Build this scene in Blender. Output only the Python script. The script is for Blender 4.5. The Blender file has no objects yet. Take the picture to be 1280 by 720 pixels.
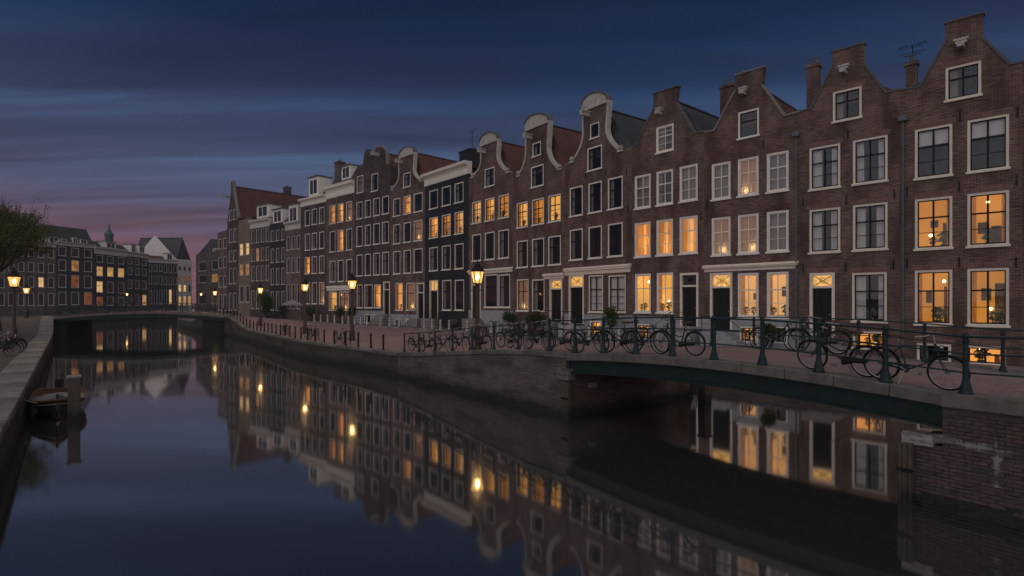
import bpy, bmesh, math, random
from mathutils import Vector, Matrix
from mathutils.geometry import tessellate_polygon
random.seed(7)
R = math.radians
S = bpy.context.scene
COL = S.collection

# ------------------------------------------------------------------ camera
F, HOR, CX, CAMH = 700.0, 378.0, 640.0, 3.75      # photo pixels (1280x720): focal, horizon, centre; metres above water
cam = bpy.data.cameras.new('camera')
cam.sensor_width = 36.0
cam.lens = 36.0 * F / 1280.0
cam.shift_y = (HOR - 360.0) / 1280.0
cam.clip_start, cam.clip_end = 0.1, 5000
camo = bpy.data.objects.new('camera', cam)
camo.location = (0, 0, CAMH)
camo.rotation_euler = (R(90), 0, 0)
COL.objects.link(camo)
S.camera = camo

# ------------------------------------------------------------------ world: dusk sky
SUN_EL, SUN_AZ = R(3.0), R(193)          # the last glow stands low behind the camera's left shoulder
W = bpy.data.worlds.new('World'); S.world = W; W.use_nodes = True
wn, wl = W.node_tree.nodes, W.node_tree.links
wn.clear()
wout = wn.new('ShaderNodeOutputWorld')
wbg = wn.new('ShaderNodeBackground')
sky = wn.new('ShaderNodeTexSky'); sky.sky_type = 'NISHITA'; sky.sun_disc = False
sky.sun_elevation = SUN_EL; sky.sun_rotation = SUN_AZ
sky.air_density = 1.4; sky.dust_density = 1.0; sky.ozone_density = 3.0
tc = wn.new('ShaderNodeTexCoord')
sep = wn.new('ShaderNodeSeparateXYZ'); wl.new(tc.outputs['Generated'], sep.inputs[0])
ramp = wn.new('ShaderNodeValToRGB'); wl.new(sep.outputs['Z'], ramp.inputs[0])
def lin(c): return tuple((v/255/12.92 if v/255 <= .04045 else ((v/255+.055)/1.055)**2.4) for v in c) + (1,)
cr = ramp.color_ramp
stops = [(0.0, (132, 88, 96)), (0.06, (122, 85, 100)), (0.11, (98, 82, 104)), (0.17, (80, 84, 112)), (0.235, (72, 90, 122)),
         (0.29, (60, 79, 113)), (0.345, (36, 56, 91)), (0.41, (19, 39, 72)), (0.5, (11, 27, 54)), (0.75, (8, 20, 42)), (1.0, (7, 16, 34))]
cr.elements[0].position, cr.elements[0].color = stops[0][0], lin(stops[0][1])
cr.elements[1].position, cr.elements[1].color = stops[-1][0], lin(stops[-1][1])
for p, c in stops[1:-1]:
    e = cr.elements.new(p); e.color = lin(c)
# streaky high cloud: a noise on a flat layer overhead, drawn out along the wind
def math_n(op, a=None, b=None, nt=wn, lk=wl):
    n = nt.new('ShaderNodeMath'); n.operation = op
    for i, v in enumerate((a, b)):
        if v is None: continue
        if isinstance(v, (int, float)): n.inputs[i].default_value = v
        else: lk.new(v, n.inputs[i])
    return n.outputs[0]
zz = math_n('ADD', math_n('MAXIMUM', sep.outputs['Z'], 0.0), 0.06)
px = math_n('DIVIDE', sep.outputs['X'], zz); py = math_n('DIVIDE', sep.outputs['Y'], zz)
cmb = wn.new('ShaderNodeCombineXYZ'); wl.new(px, cmb.inputs[0]); wl.new(py, cmb.inputs[1])
mp = wn.new('ShaderNodeMapping'); mp.inputs['Rotation'].default_value = (0, 0, R(-34)); mp.inputs['Scale'].default_value = (0.24, 1.15, 1); mp.inputs['Location'].default_value = (.35, .2, 0)
wl.new(cmb.outputs[0], mp.inputs[0])
nz = wn.new('ShaderNodeTexNoise'); nz.inputs['Scale'].default_value = 1.0; nz.inputs['Detail'].default_value = 6; nz.inputs['Roughness'].default_value = 0.55
nz.inputs['Distortion'].default_value = 0.7
wl.new(mp.outputs[0], nz.inputs['Vector'])
cov = wn.new('ShaderNodeMapRange'); cov.interpolation_type = 'SMOOTHSTEP'
cov.inputs['From Min'].default_value = 0.45; cov.inputs['From Max'].default_value = 0.57
wl.new(nz.outputs['Fac'], cov.inputs['Value'])
cloudramp = wn.new('ShaderNodeValToRGB'); wl.new(sep.outputs['Z'], cloudramp.inputs[0])
ccr = cloudramp.color_ramp
cst = [(0.0, (116, 82, 92)), (0.10, (112, 82, 96)), (0.17, (70, 68, 92)), (0.25, (56, 62, 90)), (0.32, (44, 54, 84)), (0.42, (23, 37, 66)), (0.6, (20, 33, 58)), (1.0, (9, 20, 40))]
ccr.elements[0].position, ccr.elements[0].color = cst[0][0], lin(cst[0][1])
ccr.elements[1].position, ccr.elements[1].color = cst[-1][0], lin(cst[-1][1])
for p, c in cst[1:-1]:
    e = ccr.elements.new(p); e.color = lin(c)
mxc = wn.new('ShaderNodeMix'); mxc.data_type = 'RGBA'
wl.new(math_n('MULTIPLY', cov.outputs['Result'], 0.8), mxc.inputs['Factor'])
wl.new(ramp.outputs[0], mxc.inputs['A']); wl.new(cloudramp.outputs[0], mxc.inputs['B'])
# the physical twilight sky adds its own tint underneath the cloud layer
nsc = wn.new('ShaderNodeMix'); nsc.data_type = 'RGBA'; nsc.blend_type = 'ADD'
nsc.inputs['Factor'].default_value = 0.05 * 0.10
# finer brightness streaks in the same drift
mp2 = wn.new('ShaderNodeMapping'); mp2.inputs['Rotation'].default_value = (0, 0, R(-38)); mp2.inputs['Scale'].default_value = (0.42, 3.0, 1); mp2.inputs['Location'].default_value = (3.1, .7, 0)
wl.new(cmb.outputs[0], mp2.inputs[0])
nz2 = wn.new('ShaderNodeTexNoise'); nz2.inputs['Scale'].default_value = 1.0; nz2.inputs['Detail'].default_value = 5; nz2.inputs['Roughness'].default_value = .5; nz2.inputs['Distortion'].default_value = .4
wl.new(mp2.outputs[0], nz2.inputs['Vector'])
st2 = wn.new('ShaderNodeMapRange'); st2.inputs['From Min'].default_value = .32; st2.inputs['From Max'].default_value = .70; st2.inputs['To Min'].default_value = .78; st2.inputs['To Max'].default_value = 1.26
wl.new(nz2.outputs['Fac'], st2.inputs['Value'])
mxs = wn.new('ShaderNodeMix'); mxs.data_type = 'RGBA'; mxs.blend_type = 'MULTIPLY'; mxs.inputs['Factor'].default_value = 1
wl.new(mxc.outputs['Result'], mxs.inputs['A']); wl.new(st2.outputs[0], mxs.inputs['B'])
wl.new(mxs.outputs['Result'], nsc.inputs['A']); wl.new(sky.outputs[0], nsc.inputs['B'])
wl.new(nsc.outputs['Result'], wbg.inputs['Color']); wbg.inputs['Strength'].default_value = 0.86
wl.new(wbg.outputs[0], wout.inputs['Surface'])

# ------------------------------------------------------------------ sun: broad afterglow of a sun just gone
sl = bpy.data.lights.new('sun', 'SUN'); sl.energy = 1.5; sl.angle = R(140); sl.color = (1.0, 0.92, 0.88)
so = bpy.data.objects.new('sun', sl); COL.objects.link(so)
dv = Vector((0.18, 0.80, -0.62)).normalized()
so.rotation_euler = dv.to_track_quat('-Z', 'Y').to_euler()
so.location = (-40, -40, 30)

S.view_settings.view_transform = 'Standard'; S.view_settings.look = 'None'
S.view_settings.exposure = 0.12; S.view_settings.gamma = 1.0; S.view_settings.use_curve_mapping = False
S.render.engine = 'CYCLES'
cy = S.cycles
cy.use_denoising = True
cy.max_bounces = 8; cy.transparent_max_bounces = 16; cy.glossy_bounces = 4; cy.diffuse_bounces = 3; cy.transmission_bounces = 4
cy.sample_clamp_indirect = 3.0; cy.sample_clamp_direct = 12.0
cy.caustics_reflective = False; cy.caustics_refractive = False

# ================================================================== materials
MATS = {}
def newmat(name):
    m = bpy.data.materials.new(name); m.use_nodes = True
    nt = m.node_tree; nt.nodes.clear()
    out = nt.nodes.new('ShaderNodeOutputMaterial')
    return m, nt.nodes, nt.links, out
def plain(name, col, rough=0.6, var=0.18, scale=6.0, bump=0.0, metal=0.0, spec=0.4, dirt=None):
    if name in MATS: return MATS[name]
    m, n, l, out = newmat(name)
    b = n.new('ShaderNodeBsdfPrincipled'); l.new(b.outputs[0], out.inputs[0])
    b.inputs['Roughness'].default_value = rough; b.inputs['Metallic'].default_value = metal
    b.inputs['Specular IOR Level'].default_value = spec
    g = n.new('ShaderNodeNewGeometry')
    tx = n.new('ShaderNodeTexNoise'); tx.inputs['Scale'].default_value = scale; tx.inputs['Detail'].default_value = 5; tx.inputs['Roughness'].default_value = .62
    l.new(g.outputs['Position'], tx.inputs['Vector'])
    mr = n.new('ShaderNodeMapRange'); mr.inputs['From Min'].default_value = .25; mr.inputs['From Max'].default_value = .75
    mr.inputs['To Min'].default_value = 1 - var; mr.inputs['To Max'].default_value = 1 + var
    l.new(tx.outputs['Fac'], mr.inputs['Value'])
    mx = n.new('ShaderNodeMix'); mx.data_type = 'RGBA'; mx.blend_type = 'MULTIPLY'; mx.inputs['Factor'].default_value = 1
    mx.inputs['A'].default_value = (*col, 1); l.new(mr.outputs[0], mx.inputs['B'])
    res = mx.outputs['Result']
    if dirt:
        dc, amount, sc2 = dirt
        t2 = n.new('ShaderNodeTexNoise'); t2.inputs['Scale'].default_value = sc2; t2.inputs['Detail'].default_value = 6; t2.inputs['Roughness'].default_value = .7
        l.new(g.outputs['Position'], t2.inputs['Vector'])
        r2 = n.new('ShaderNodeMapRange'); r2.inputs['From Min'].default_value = .5; r2.inputs['From Max'].default_value = .66; r2.inputs['To Max'].default_value = amount
        l.new(t2.outputs['Fac'], r2.inputs['Value'])
        m2 = n.new('ShaderNodeMix'); m2.data_type = 'RGBA'; l.new(r2.outputs[0], m2.inputs['Factor'])
        l.new(res, m2.inputs['A']); m2.inputs['B'].default_value = (*dc, 1); res = m2.outputs['Result']
    l.new(res, b.inputs['Base Color'])
    if bump:
        bp = n.new('ShaderNodeBump'); bp.inputs['Strength'].default_value = bump; bp.inputs['Distance'].default_value = .02
        l.new(tx.outputs['Fac'], bp.inputs['Height']); l.new(bp.outputs[0], b.inputs['Normal'])
    MATS[name] = m; return m
def brick(name, c1, c2, mortar, bw=.22, rh=.066, coord='OBJXZ', rough=.85, var=.3, msize=.010, bump=.5, stain=None, seed=0.0):
    if name in MATS: return MATS[name]
    m, n, l, out = newmat(name)
    b = n.new('ShaderNodeBsdfPrincipled'); l.new(b.outputs[0], out.inputs[0]); b.inputs['Roughness'].default_value = rough
    b.inputs['Specular IOR Level'].default_value = .25
    t = n.new('ShaderNodeTexCoord')
    if coord == 'UV': vec = t.outputs['UV']
    else:
        s = n.new('ShaderNodeSeparateXYZ'); c = n.new('ShaderNodeCombineXYZ'); c.inputs[2].default_value = seed
        l.new(t.outputs['Object'], s.inputs[0])
        l.new(s.outputs['X'], c.inputs[0]); l.new(s.outputs['Z' if coord == 'OBJXZ' else 'Y'], c.inputs[1]); vec = c.outputs[0]
    bt = n.new('ShaderNodeTexBrick'); bt.inputs['Scale'].default_value = 1
    bt.inputs['Brick Width'].default_value = bw; bt.inputs['Row Height'].default_value = rh
    bt.inputs['Mortar Size'].default_value = msize; bt.inputs['Mortar Smooth'].default_value = .3; bt.inputs['Bias'].default_value = -.1
    bt.inputs['Color1'].default_value = (*c1, 1); bt.inputs['Color2'].default_value = (*c2, 1); bt.inputs['Mortar'].default_value = (*mortar, 1)
    l.new(vec, bt.inputs['Vector'])
    mo = n.new('ShaderNodeMapping'); mo.inputs['Location'].default_value = (seed, seed * .7, 0); l.new(vec, mo.inputs[0])
    tx = n.new('ShaderNodeTexNoise'); tx.inputs['Scale'].default_value = .9; tx.inputs['Detail'].default_value = 7; tx.inputs['Roughness'].default_value = .65
    l.new(mo.outputs[0], tx.inputs['Vector'])
    # rows of bricks fired darker or lighter: noise drawn out along the courses
    ms = n.new('ShaderNodeMapping'); ms.inputs['Scale'].default_value = (2.6, 15.0, 1); l.new(mo.outputs[0], ms.inputs[0])
    t3 = n.new('ShaderNodeTexNoise'); t3.inputs['Scale'].default_value = 1.0; t3.inputs['Detail'].default_value = 4; l.new(ms.outputs[0], t3.inputs['Vector'])
    av = n.new('ShaderNodeMath'); av.operation = 'ADD'; l.new(tx.outputs['Fac'], av.inputs[0]); l.new(t3.outputs['Fac'], av.inputs[1])
    mr = n.new('ShaderNodeMapRange'); mr.inputs['From Min'].default_value = .7; mr.inputs['From Max'].default_value = 1.3
    mr.inputs['To Min'].default_value = 1 - var; mr.inputs['To Max'].default_value = 1 + var
    l.new(av.outputs[0], mr.inputs['Value'])
    mx = n.new('ShaderNodeMix'); mx.data_type = 'RGBA'; mx.blend_type = 'MULTIPLY'; mx.inputs['Factor'].default_value = 1
    l.new(bt.outputs['Color'], mx.inputs['A']); l.new(mr.outputs[0], mx.inputs['B'])
    res = mx.outputs['Result']
    if stain:
        sc_, amt, sx, sy = stain
        m4 = n.new('ShaderNodeMapping'); m4.inputs['Scale'].default_value = (sx, sy, 1); l.new(vec, m4.inputs[0])
        t4 = n.new('ShaderNodeTexNoise'); t4.inputs['Scale'].default_value = 1; t4.inputs['Detail'].default_value = 6; l.new(m4.outputs[0], t4.inputs['Vector'])
        r4 = n.new('ShaderNodeMapRange'); r4.inputs['From Min'].default_value = .48; r4.inputs['From Max'].default_value = .66; r4.inputs['To Max'].default_value = amt
        l.new(t4.outputs['Fac'], r4.inputs['Value'])
        m5 = n.new('ShaderNodeMix'); m5.data_type = 'RGBA'; l.new(r4.outputs[0], m5.inputs['Factor']); l.new(res, m5.inputs['A']); m5.inputs['B'].default_value = (*sc_, 1)
        res = m5.outputs['Result']
    if name in ('quay_brick', 'old_quay_masonry', 'abutment_red_brick'):        # algae grows up from the waterline
        s6 = n.new('ShaderNodeSeparateXYZ'); l.new(vec, s6.inputs[0])
        a6 = n.new('ShaderNodeMath'); a6.operation = 'MULTIPLY_ADD'; a6.inputs[1].default_value = .9; l.new(tx.outputs['Fac'], a6.inputs[0]); 
        n6 = n.new('ShaderNodeMath'); n6.operation = 'SUBTRACT'; n6.inputs[0].default_value = .0; l.new(s6.outputs['Y'], n6.inputs[1]); l.new(n6.outputs[0], a6.inputs[2])
        r6 = n.new('ShaderNodeMapRange'); r6.inputs['From Min'].default_value = -.05; r6.inputs['From Max'].default_value = .28; r6.inputs['To Max'].default_value = .9; l.new(a6.outputs[0], r6.inputs['Value'])
        m6 = n.new('ShaderNodeMix'); m6.data_type = 'RGBA'; l.new(r6.outputs[0], m6.inputs['Factor']); l.new(res, m6.inputs['A']); m6.inputs['B'].default_value = (.016,.021,.012,1)
        res = m6.outputs['Result']
    l.new(res, b.inputs['Base Color'])
    bp = n.new('ShaderNodeBump'); bp.inputs['Strength'].default_value = bump; bp.inputs['Distance'].default_value = .012
    ad = n.new('ShaderNodeMath'); ad.operation = 'SUBTRACT'; l.new(t3.outputs['Fac'], ad.inputs[0]); l.new(bt.outputs['Fac'], ad.inputs[1])
    l.new(ad.outputs[0], bp.inputs['Height']); l.new(bp.outputs[0], b.inputs['Normal'])
    MATS[name] = m; return m
def emit(name, col, strength, var=0.0, scale=1.5):
    if name in MATS: return MATS[name]
    m, n, l, out = newmat(name)
    e = n.new('ShaderNodeEmission'); e.inputs['Color'].default_value = (*col, 1); e.inputs['Strength'].default_value = strength
    l.new(e.outputs[0], out.inputs[0])
    if var:
        g = n.new('ShaderNodeNewGeometry'); tx = n.new('ShaderNodeTexNoise'); tx.inputs['Scale'].default_value = scale; tx.inputs['Detail'].default_value = 3
        l.new(g.outputs['Position'], tx.inputs['Vector'])
        mr = n.new('ShaderNodeMapRange'); mr.inputs['From Min'].default_value = .3; mr.inputs['From Max'].default_value = .7
        mr.inputs['To Min'].default_value = strength * (1 - var); mr.inputs['To Max'].default_value = strength * (1 + var)
        l.new(tx.outputs['Fac'], mr.inputs['Value']); l.new(mr.outputs[0], e.inputs['Strength'])
    MATS[name] = m; return m
def glow_room(name, col, strength):           # lamp-lit plaster: diffuse wall that also carries the room's own light
    if name in MATS: return MATS[name]
    m, n, l, out = newmat(name)
    b = n.new('ShaderNodeBsdfPrincipled'); b.inputs['Base Color'].default_value = (.55, .34, .12, 1); b.inputs['Roughness'].default_value = .9
    b.inputs['Emission Color'].default_value = (*col, 1); b.inputs['Emission Strength'].default_value = strength
    l.new(b.outputs[0], out.inputs[0])
    MATS[name] = m; return m
def glass(name, tint=(1, 1, 1), base=.030, gain=.7):
    if name in MATS: return MATS[name]
    m, n, l, out = newmat(name)
    tr = n.new('ShaderNodeBsdfTransparent'); tr.inputs[0].default_value = (*tint, 1)
    gl = n.new('ShaderNodeBsdfGlossy'); gl.inputs['Roughness'].default_value = .02; gl.inputs['Color'].default_value = (.9, .95, 1, 1)
    ge = n.new('ShaderNodeNewGeometry'); dt = n.new('ShaderNodeVectorMath'); dt.operation = 'DOT_PRODUCT'
    l.new(ge.outputs['Normal'], dt.inputs[0]); l.new(ge.outputs['Incoming'], dt.inputs[1])
    ab = n.new('ShaderNodeMath'); ab.operation = 'ABSOLUTE'; l.new(dt.outputs['Value'], ab.inputs[0])
    iv = n.new('ShaderNodeMath'); iv.operation = 'SUBTRACT'; iv.inputs[0].default_value = 1; l.new(ab.outputs[0], iv.inputs[1])
    p5 = n.new('ShaderNodeMath'); p5.operation = 'POWER'; p5.inputs[1].default_value = 5; l.new(iv.outputs[0], p5.inputs[0])
    ma = n.new('ShaderNodeMath'); ma.operation = 'MULTIPLY_ADD'; ma.inputs[1].default_value = gain; ma.inputs[2].default_value = base; ma.use_clamp = True
    l.new(p5.outputs[0], ma.inputs[0])
    mx = n.new('ShaderNodeMixShader'); l.new(ma.outputs[0], mx.inputs[0]); l.new(tr.outputs[0], mx.inputs[1]); l.new(gl.outputs[0], mx.inputs[2])
    l.new(mx.outputs[0], out.inputs[0]); MATS[name] = m; return m
def cloth(name, col, trans=.5):
    if name in MATS: return MATS[name]
    m, n, l, out = newmat(name)
    d = n.new('ShaderNodeBsdfDiffuse'); d.inputs[0].default_value = (*col, 1)
    t = n.new('ShaderNodeBsdfTranslucent'); t.inputs[0].default_value = (*col, 1)
    mx = n.new('ShaderNodeMixShader'); mx.inputs[0].default_value = trans
    l.new(d.outputs[0], mx.inputs[1]); l.new(t.outputs[0], mx.inputs[2]); l.new(mx.outputs[0], out.inputs[0])
    MATS[name] = m; return m

CREAM = plain('cream_paint', (.74, .67, .58), .5, .12, 4)
WHITE = plain('white_paint', (.78, .74, .68), .5, .12, 4)
TRIM = plain('weathered_white_trim', (.46, .44, .41), .6, .3, 5, dirt=((.20,.19,.18), .7, 3))
STONE = plain('grey_trim_stone', (.20, .19, .185), .7, .2, 5)
COPE = plain('gable_coping_stone', (.095, .095, .10), .8, .25, 6)
NAVY = plain('dark_green_sash', (.008, .014, .015), .55, .1, spec=.15)
DOORM = plain('dark_door_paint', (.006, .011, .011), .45, .1, spec=.2)
IRON = plain('black_iron', (.009, .010, .012), .6, .2, spec=.2)
RAILG = plain('blue_green_railing_paint', (.010, .030, .033), .5, .3, 9, spec=.25, dirt=((.03, .022, .017), .5, 14))
GIRD = plain('dark_green_girder_paint', (.006, .022, .023), .5, .35, 5, spec=.25, dirt=((.035, .025, .018), .6, 7))
LEAD = plain('lead_grey', (.10, .11, .12), .6, .2)
PIPE = plain('zinc_pipe', (.10, .115, .13), .5, .2)
PLIN = plain('pale_blue_grey_plinth', (.30, .31, .34), .75, .2, 3)
COPING = plain('quay_coping_granite', (.135, .125, .115), .75, .32, 3.5, bump=.35, dirt=((.06, .065, .045), .7, 2.2))
COPINGL = plain('pavement_edge_stone', (.17, .165, .16), .75, .3, 3.0, bump=.3, dirt=((.07, .075, .05), .6, 2.4))
WOODP = plain('weathered_pile_wood', (.085, .07, .055), .8, .4, 9, bump=.5)
def algae_wood():
    m = plain('weathered_pile_wood', (.085, .07, .055), .8, .4, 9, bump=.5); n, l = m.node_tree.nodes, m.node_tree.links
    b = [q for q in n if q.type == 'BSDF_PRINCIPLED'][0]; src = b.inputs['Base Color'].links[0].from_socket
    g = n.new('ShaderNodeNewGeometry'); sp = n.new('ShaderNodeSeparateXYZ'); l.new(g.outputs['Position'], sp.inputs[0])
    tx = n.new('ShaderNodeTexNoise'); tx.inputs['Scale'].default_value = 5; l.new(g.outputs['Position'], tx.inputs['Vector'])
    ad = n.new('ShaderNodeMath'); ad.operation = 'MULTIPLY_ADD'; ad.inputs[1].default_value = -.5; l.new(tx.outputs['Fac'], ad.inputs[0]); l.new(sp.outputs['Z'], ad.inputs[2])
    r_ = n.new('ShaderNodeMapRange'); r_.inputs['From Min'].default_value = -.12; r_.inputs['From Max'].default_value = .25; r_.inputs['To Min'].default_value = .9; r_.inputs['To Max'].default_value = 0; l.new(ad.outputs[0], r_.inputs['Value'])
    mx = n.new('ShaderNodeMix'); mx.data_type = 'RGBA'; l.new(r_.outputs[0], mx.inputs['Factor']); l.new(src, mx.inputs['A']); mx.inputs['B'].default_value = (.014,.017,.011,1); l.new(mx.outputs['Result'], b.inputs['Base Color'])
algae_wood()
WOODB = plain('varnished_brown_wood', (.11, .045, .025), .4, .3, 12)
TILE_R = brick('red_roof_tile', (.15, .058, .046), (.115, .050, .042), (.05, .03, .025), .30, .22, 'UV', .75, .35, .03, .6)
TILE_G = brick('grey_roof_tile', (.075, .08, .09), (.055, .06, .068), (.02, .02, .022), .30, .22, 'UV', .6, .3, .03, .6)
GLASS = glass('window_glass')
DARKROOM = plain('unlit_room', (.035, .032, .032), .9, .3, 2)
ROOM = [glow_room('lamp_lit_room_amber', (1, .45, .055), .22), glow_room('lamp_lit_room_gold', (1, .56, .13), .42),
        glow_room('lamp_lit_room_orange', (1, .50, .13), .42), glow_room('lamp_lit_room_dim', (1, .52, .20), .22),
        glow_room('lamp_lit_room_pale', (1, .62, .24), .34), glow_room('lamp_lit_room_cream', (1, .66, .32), .30), glow_room('lamp_lit_room_low', (1, .46, .09), .14)]
BULB = emit('warm_bulb', (1, .66, .28), 60)
CURT = cloth('white_curtain', (.72, .72, .72), .3)
SHEER = cloth('beige_sheer_curtain', (.44, .40, .35), .5)
WARMC = cloth('ochre_curtain', (.75, .52, .22), .75)
PROP = plain('dark_furniture', (.06, .04, .025), .6, .3)
LEAF = plain('house_plant_leaf', (.04, .08, .025), .6, .4, 20)
TRANSOM = emit('lit_fanlight', (1, .52, .13), .75, .35, 6)
LITFAR = [emit('far_lit_window_amber', (1, .55, .20), .42, .35, 1.2), emit('far_lit_window_orange', (1, .42, .14), .28, .5, 1.2), emit('far_lit_window_red', (1, .28, .12), .14, .5, 1.2), emit('far_lit_window_gold', (1, .62, .26), .62, .3, 1.2)]
FARGL = plain('far_window_glass', (.03, .035, .045), .12, .3, 1, spec=.6)
FARWH = plain('far_white_frame', (.54, .52, .49), .6, .1)

# ================================================================== mesh builder
class MB:
    def __init__(s): s.v = []; s.f = []; s.uv = {}
    def add(s, vs, fs):
        o = len(s.v); s.v += [tuple(v) for v in vs]; s.f += [tuple(i + o for i in f) for f in fs]; return o
    def box(s, x0, y0, z0, x1, y1, z1):
        s.add([(x0,y0,z0),(x1,y0,z0),(x1,y1,z0),(x0,y1,z0),(x0,y0,z1),(x1,y0,z1),(x1,y1,z1),(x0,y1,z1)],
              [(0,3,2,1),(4,5,6,7),(0,1,5,4),(1,2,6,5),(2,3,7,6),(3,0,4,7)]); return s
    def obox(s, c, ax, ay, az, hx, hy, hz):
        c, ax, ay, az = Vector(c), Vector(ax), Vector(ay), Vector(az)
        vs = [c + ax*hx*i + ay*hy*j + az*hz*k for k in (-1,1) for i, j in ((-1,-1),(1,-1),(1,1),(-1,1))]
        s.add(vs, [(0,3,2,1),(4,5,6,7),(0,1,5,4),(1,2,6,5),(2,3,7,6),(3,0,4,7)]); return s
    def tube(s, pts, r, n=8, cap=True):
        pts = [Vector(p) for p in pts]; m = len(pts)
        rs = r if isinstance(r, (list, tuple)) else [r]*m
        o = len(s.v); up = None
        for i, p in enumerate(pts):
            t = (pts[min(i+1, m-1)] - pts[max(i-1, 0)]).normalized()
            if up is None or abs(up.dot(t)) > .98:
                up = Vector((0,0,1)) if abs(t.z) < .9 else Vector((1,0,0))
            a = t.cross(up).normalized(); b = a.cross(t).normalized(); up = b
            for k in range(n):
                an = 2*math.pi*k/n
                s.v.append(tuple(p + (a*math.cos(an) + b*math.sin(an))*rs[i]))
        for i in range(m-1):
            for k in range(n):
                k2 = (k+1) % n
                s.f.append((o+i*n+k, o+i*n+k2, o+(i+1)*n+k2, o+(i+1)*n+k))
        if cap:
            s.f.append(tuple(o+k for k in range(n))[::-1]); s.f.append(tuple(o+(m-1)*n+k for k in range(n)))
        return s
    def lathe(s, prof, n=12, c=(0,0,0), rot=0.0):
        o = len(s.v)
        for r_, z in prof:
            for k in range(n):
                a = 2*math.pi*k/n + rot
                s.v.append((c[0]+r_*math.cos(a), c[1]+r_*math.sin(a), c[2]+z))
        for i in range(len(prof)-1):
            for k in range(n):
                k2 = (k+1) % n
                s.f.append((o+i*n+k, o+i*n+k2, o+(i+1)*n+k2, o+(i+1)*n+k))
        s.f.append(tuple(o+k for k in range(n))[::-1]); s.f.append(tuple(o+(len(prof)-1)*n+k for k in range(n)))
        return s
    def torus(s, c, Rm, r, n=24, k=6, axis='y'):
        o = len(s.v)
        for i in range(n):
            a = 2*math.pi*i/n
            for j in range(k):
                b = 2*math.pi*j/k; rr = Rm + r*math.cos(b)
                p = (rr*math.cos(a), r*math.sin(b), rr*math.sin(a)) if axis == 'y' else (rr*math.cos(a), rr*math.sin(a), r*math.sin(b))
                s.v.append((c[0]+p[0], c[1]+p[1], c[2]+p[2]))
        for i in range(n):
            for j in range(k):
                s.f.append((o+i*k+j, o+((i+1)%n)*k+j, o+((i+1)%n)*k+(j+1)%k, o+i*k+(j+1)%k))
        return s
    def mesh(s, name, mat, smooth=False):
        me = bpy.data.meshes.new(name); me.from_pydata(s.v, [], s.f)
        if mat: me.materials.append(mat)
        if s.uv:
            ul = me.uv_layers.new(name='UVMap')
            for lp in me.loops:
                ul.data[lp.index].uv = s.uv.get(lp.vertex_index, (0, 0))
        if smooth: me.shade_smooth()
        me.update(); return me
    def build(s, name, mat, parent=None, loc=None, rot=None, smooth=False):
        return inst(s.mesh(name, mat, smooth), name, parent, loc, rot)
def inst(me, name, parent=None, loc=None, rot=None, scale=None):
    o = bpy.data.objects.new(name, me); COL.objects.link(o)
    if parent: o.parent = parent
    if loc: o.location = loc
    if rot: o.rotation_euler = rot
    if scale: o.scale = scale
    return o
def tag(o, label=None, cat=None, group=None, kind=None):
    if label: o['label'] = label
    if cat: o['category'] = cat
    if group: o['group'] = group
    if kind: o['kind'] = kind
    return o
def thing(name, loc, rz, label, cat, group=None):
    o = bpy.data.objects.new(name, None); COL.objects.link(o); o.empty_display_size = .3
    o.location = loc; o.rotation_euler = (0, 0, rz)
    return tag(o, label, cat, group)
def copy_tree(o, parent=None):
    c = o.copy(); COL.objects.link(c)
    if parent: c.parent = parent
    for ch in KIDS.get(o.name, []): copy_tree(ch, c)
    return c
KIDS = {}
def freeze(root):
    def rec(o):
        KIDS[o.name] = list(o.children)
        for c in o.children: rec(c)
    rec(root)
def lerp(a, b, t): return a + (b-a)*t
def smooth01(t):
    t = max(0., min(1., t)); return t*t*(3-2*t)

# ================================================================== layout of the place (metres; x right, y ahead of the camera, water at 0)
def interp(tab, x):
    if x <= tab[0][0]: (x0, s0), (x1, s1) = tab[0], tab[1]
    elif x >= tab[-1][0]: (x0, s0), (x1, s1) = tab[-2], tab[-1]
    else:
        for (x0, s0), (x1, s1) in zip(tab, tab[1:]):
            if x0 <= x <= x1: break
    return s0 + (s1-s0)*(x-x0)/(x1-x0)
STAB = [(272,7.45),(290,7.8),(302,8.0),(320,8.3),(342,8.6),(362,8.95),(392,9.4),(425,10.0),(465,10.75),(510,11.6),(558,12.8),(612,14.2),(672,15.9),(745,18.1),(833,20.6),(940,23.2),(1090,26.7),(1235,30.0),(1420,34.2)]
def facade_pt(x):
    s = interp(STAB, x); return Vector(((x-CX)/s, F/s))
BA = Vector((1.75, 18.2)); BE = Vector((.6, -.8)); BN = Vector((.8, .6)); BL = 10.25       # bridge: near-left corner, along, across, span
BB = BA + BE*BL
BW = 5.0
QUAY = [Vector(p) for p in ((-5.7,28.15),(-8.4,31.6),(-11.1,34.3),(-14.2,37.8),(-19,44.6),(-25,53.2),(-32,63),(-41.5,74),(-54,90),(-64,108),(-70,150))]
LQ0 = Vector((-11.3,12.5)); LQD = Vector((-.62,.785)).normalized()
LQUAY = [LQ0 - LQD*14, LQ0, LQ0 + LQD*58, Vector((-60,72)), Vector((-78,96)), Vector((-86.5,118)), Vector((-80,165))]
FB0, FB1 = Vector((-47.3,58)), Vector((-32.6,63.4))                                            # far bridge, near face
def segdist(p, a, b):
    d = b-a; t = max(0, min(1, (p-a).dot(d)/d.dot(d))); return (p-(a+d*t)).length
def ground(p):
    z = 1.15
    z += .93*smooth01(1 - segdist(p, BA, BA+BN*BW)/15.0)
    z += 1.05*smooth01(1 - segdist(p, FB1, FB1+LQD*8)/13.0)
    return z
def lground(p): return 1.15 + 1.05*smooth01(1 - segdist(p, FB0, FB0+LQD*8)/20.0)
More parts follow.
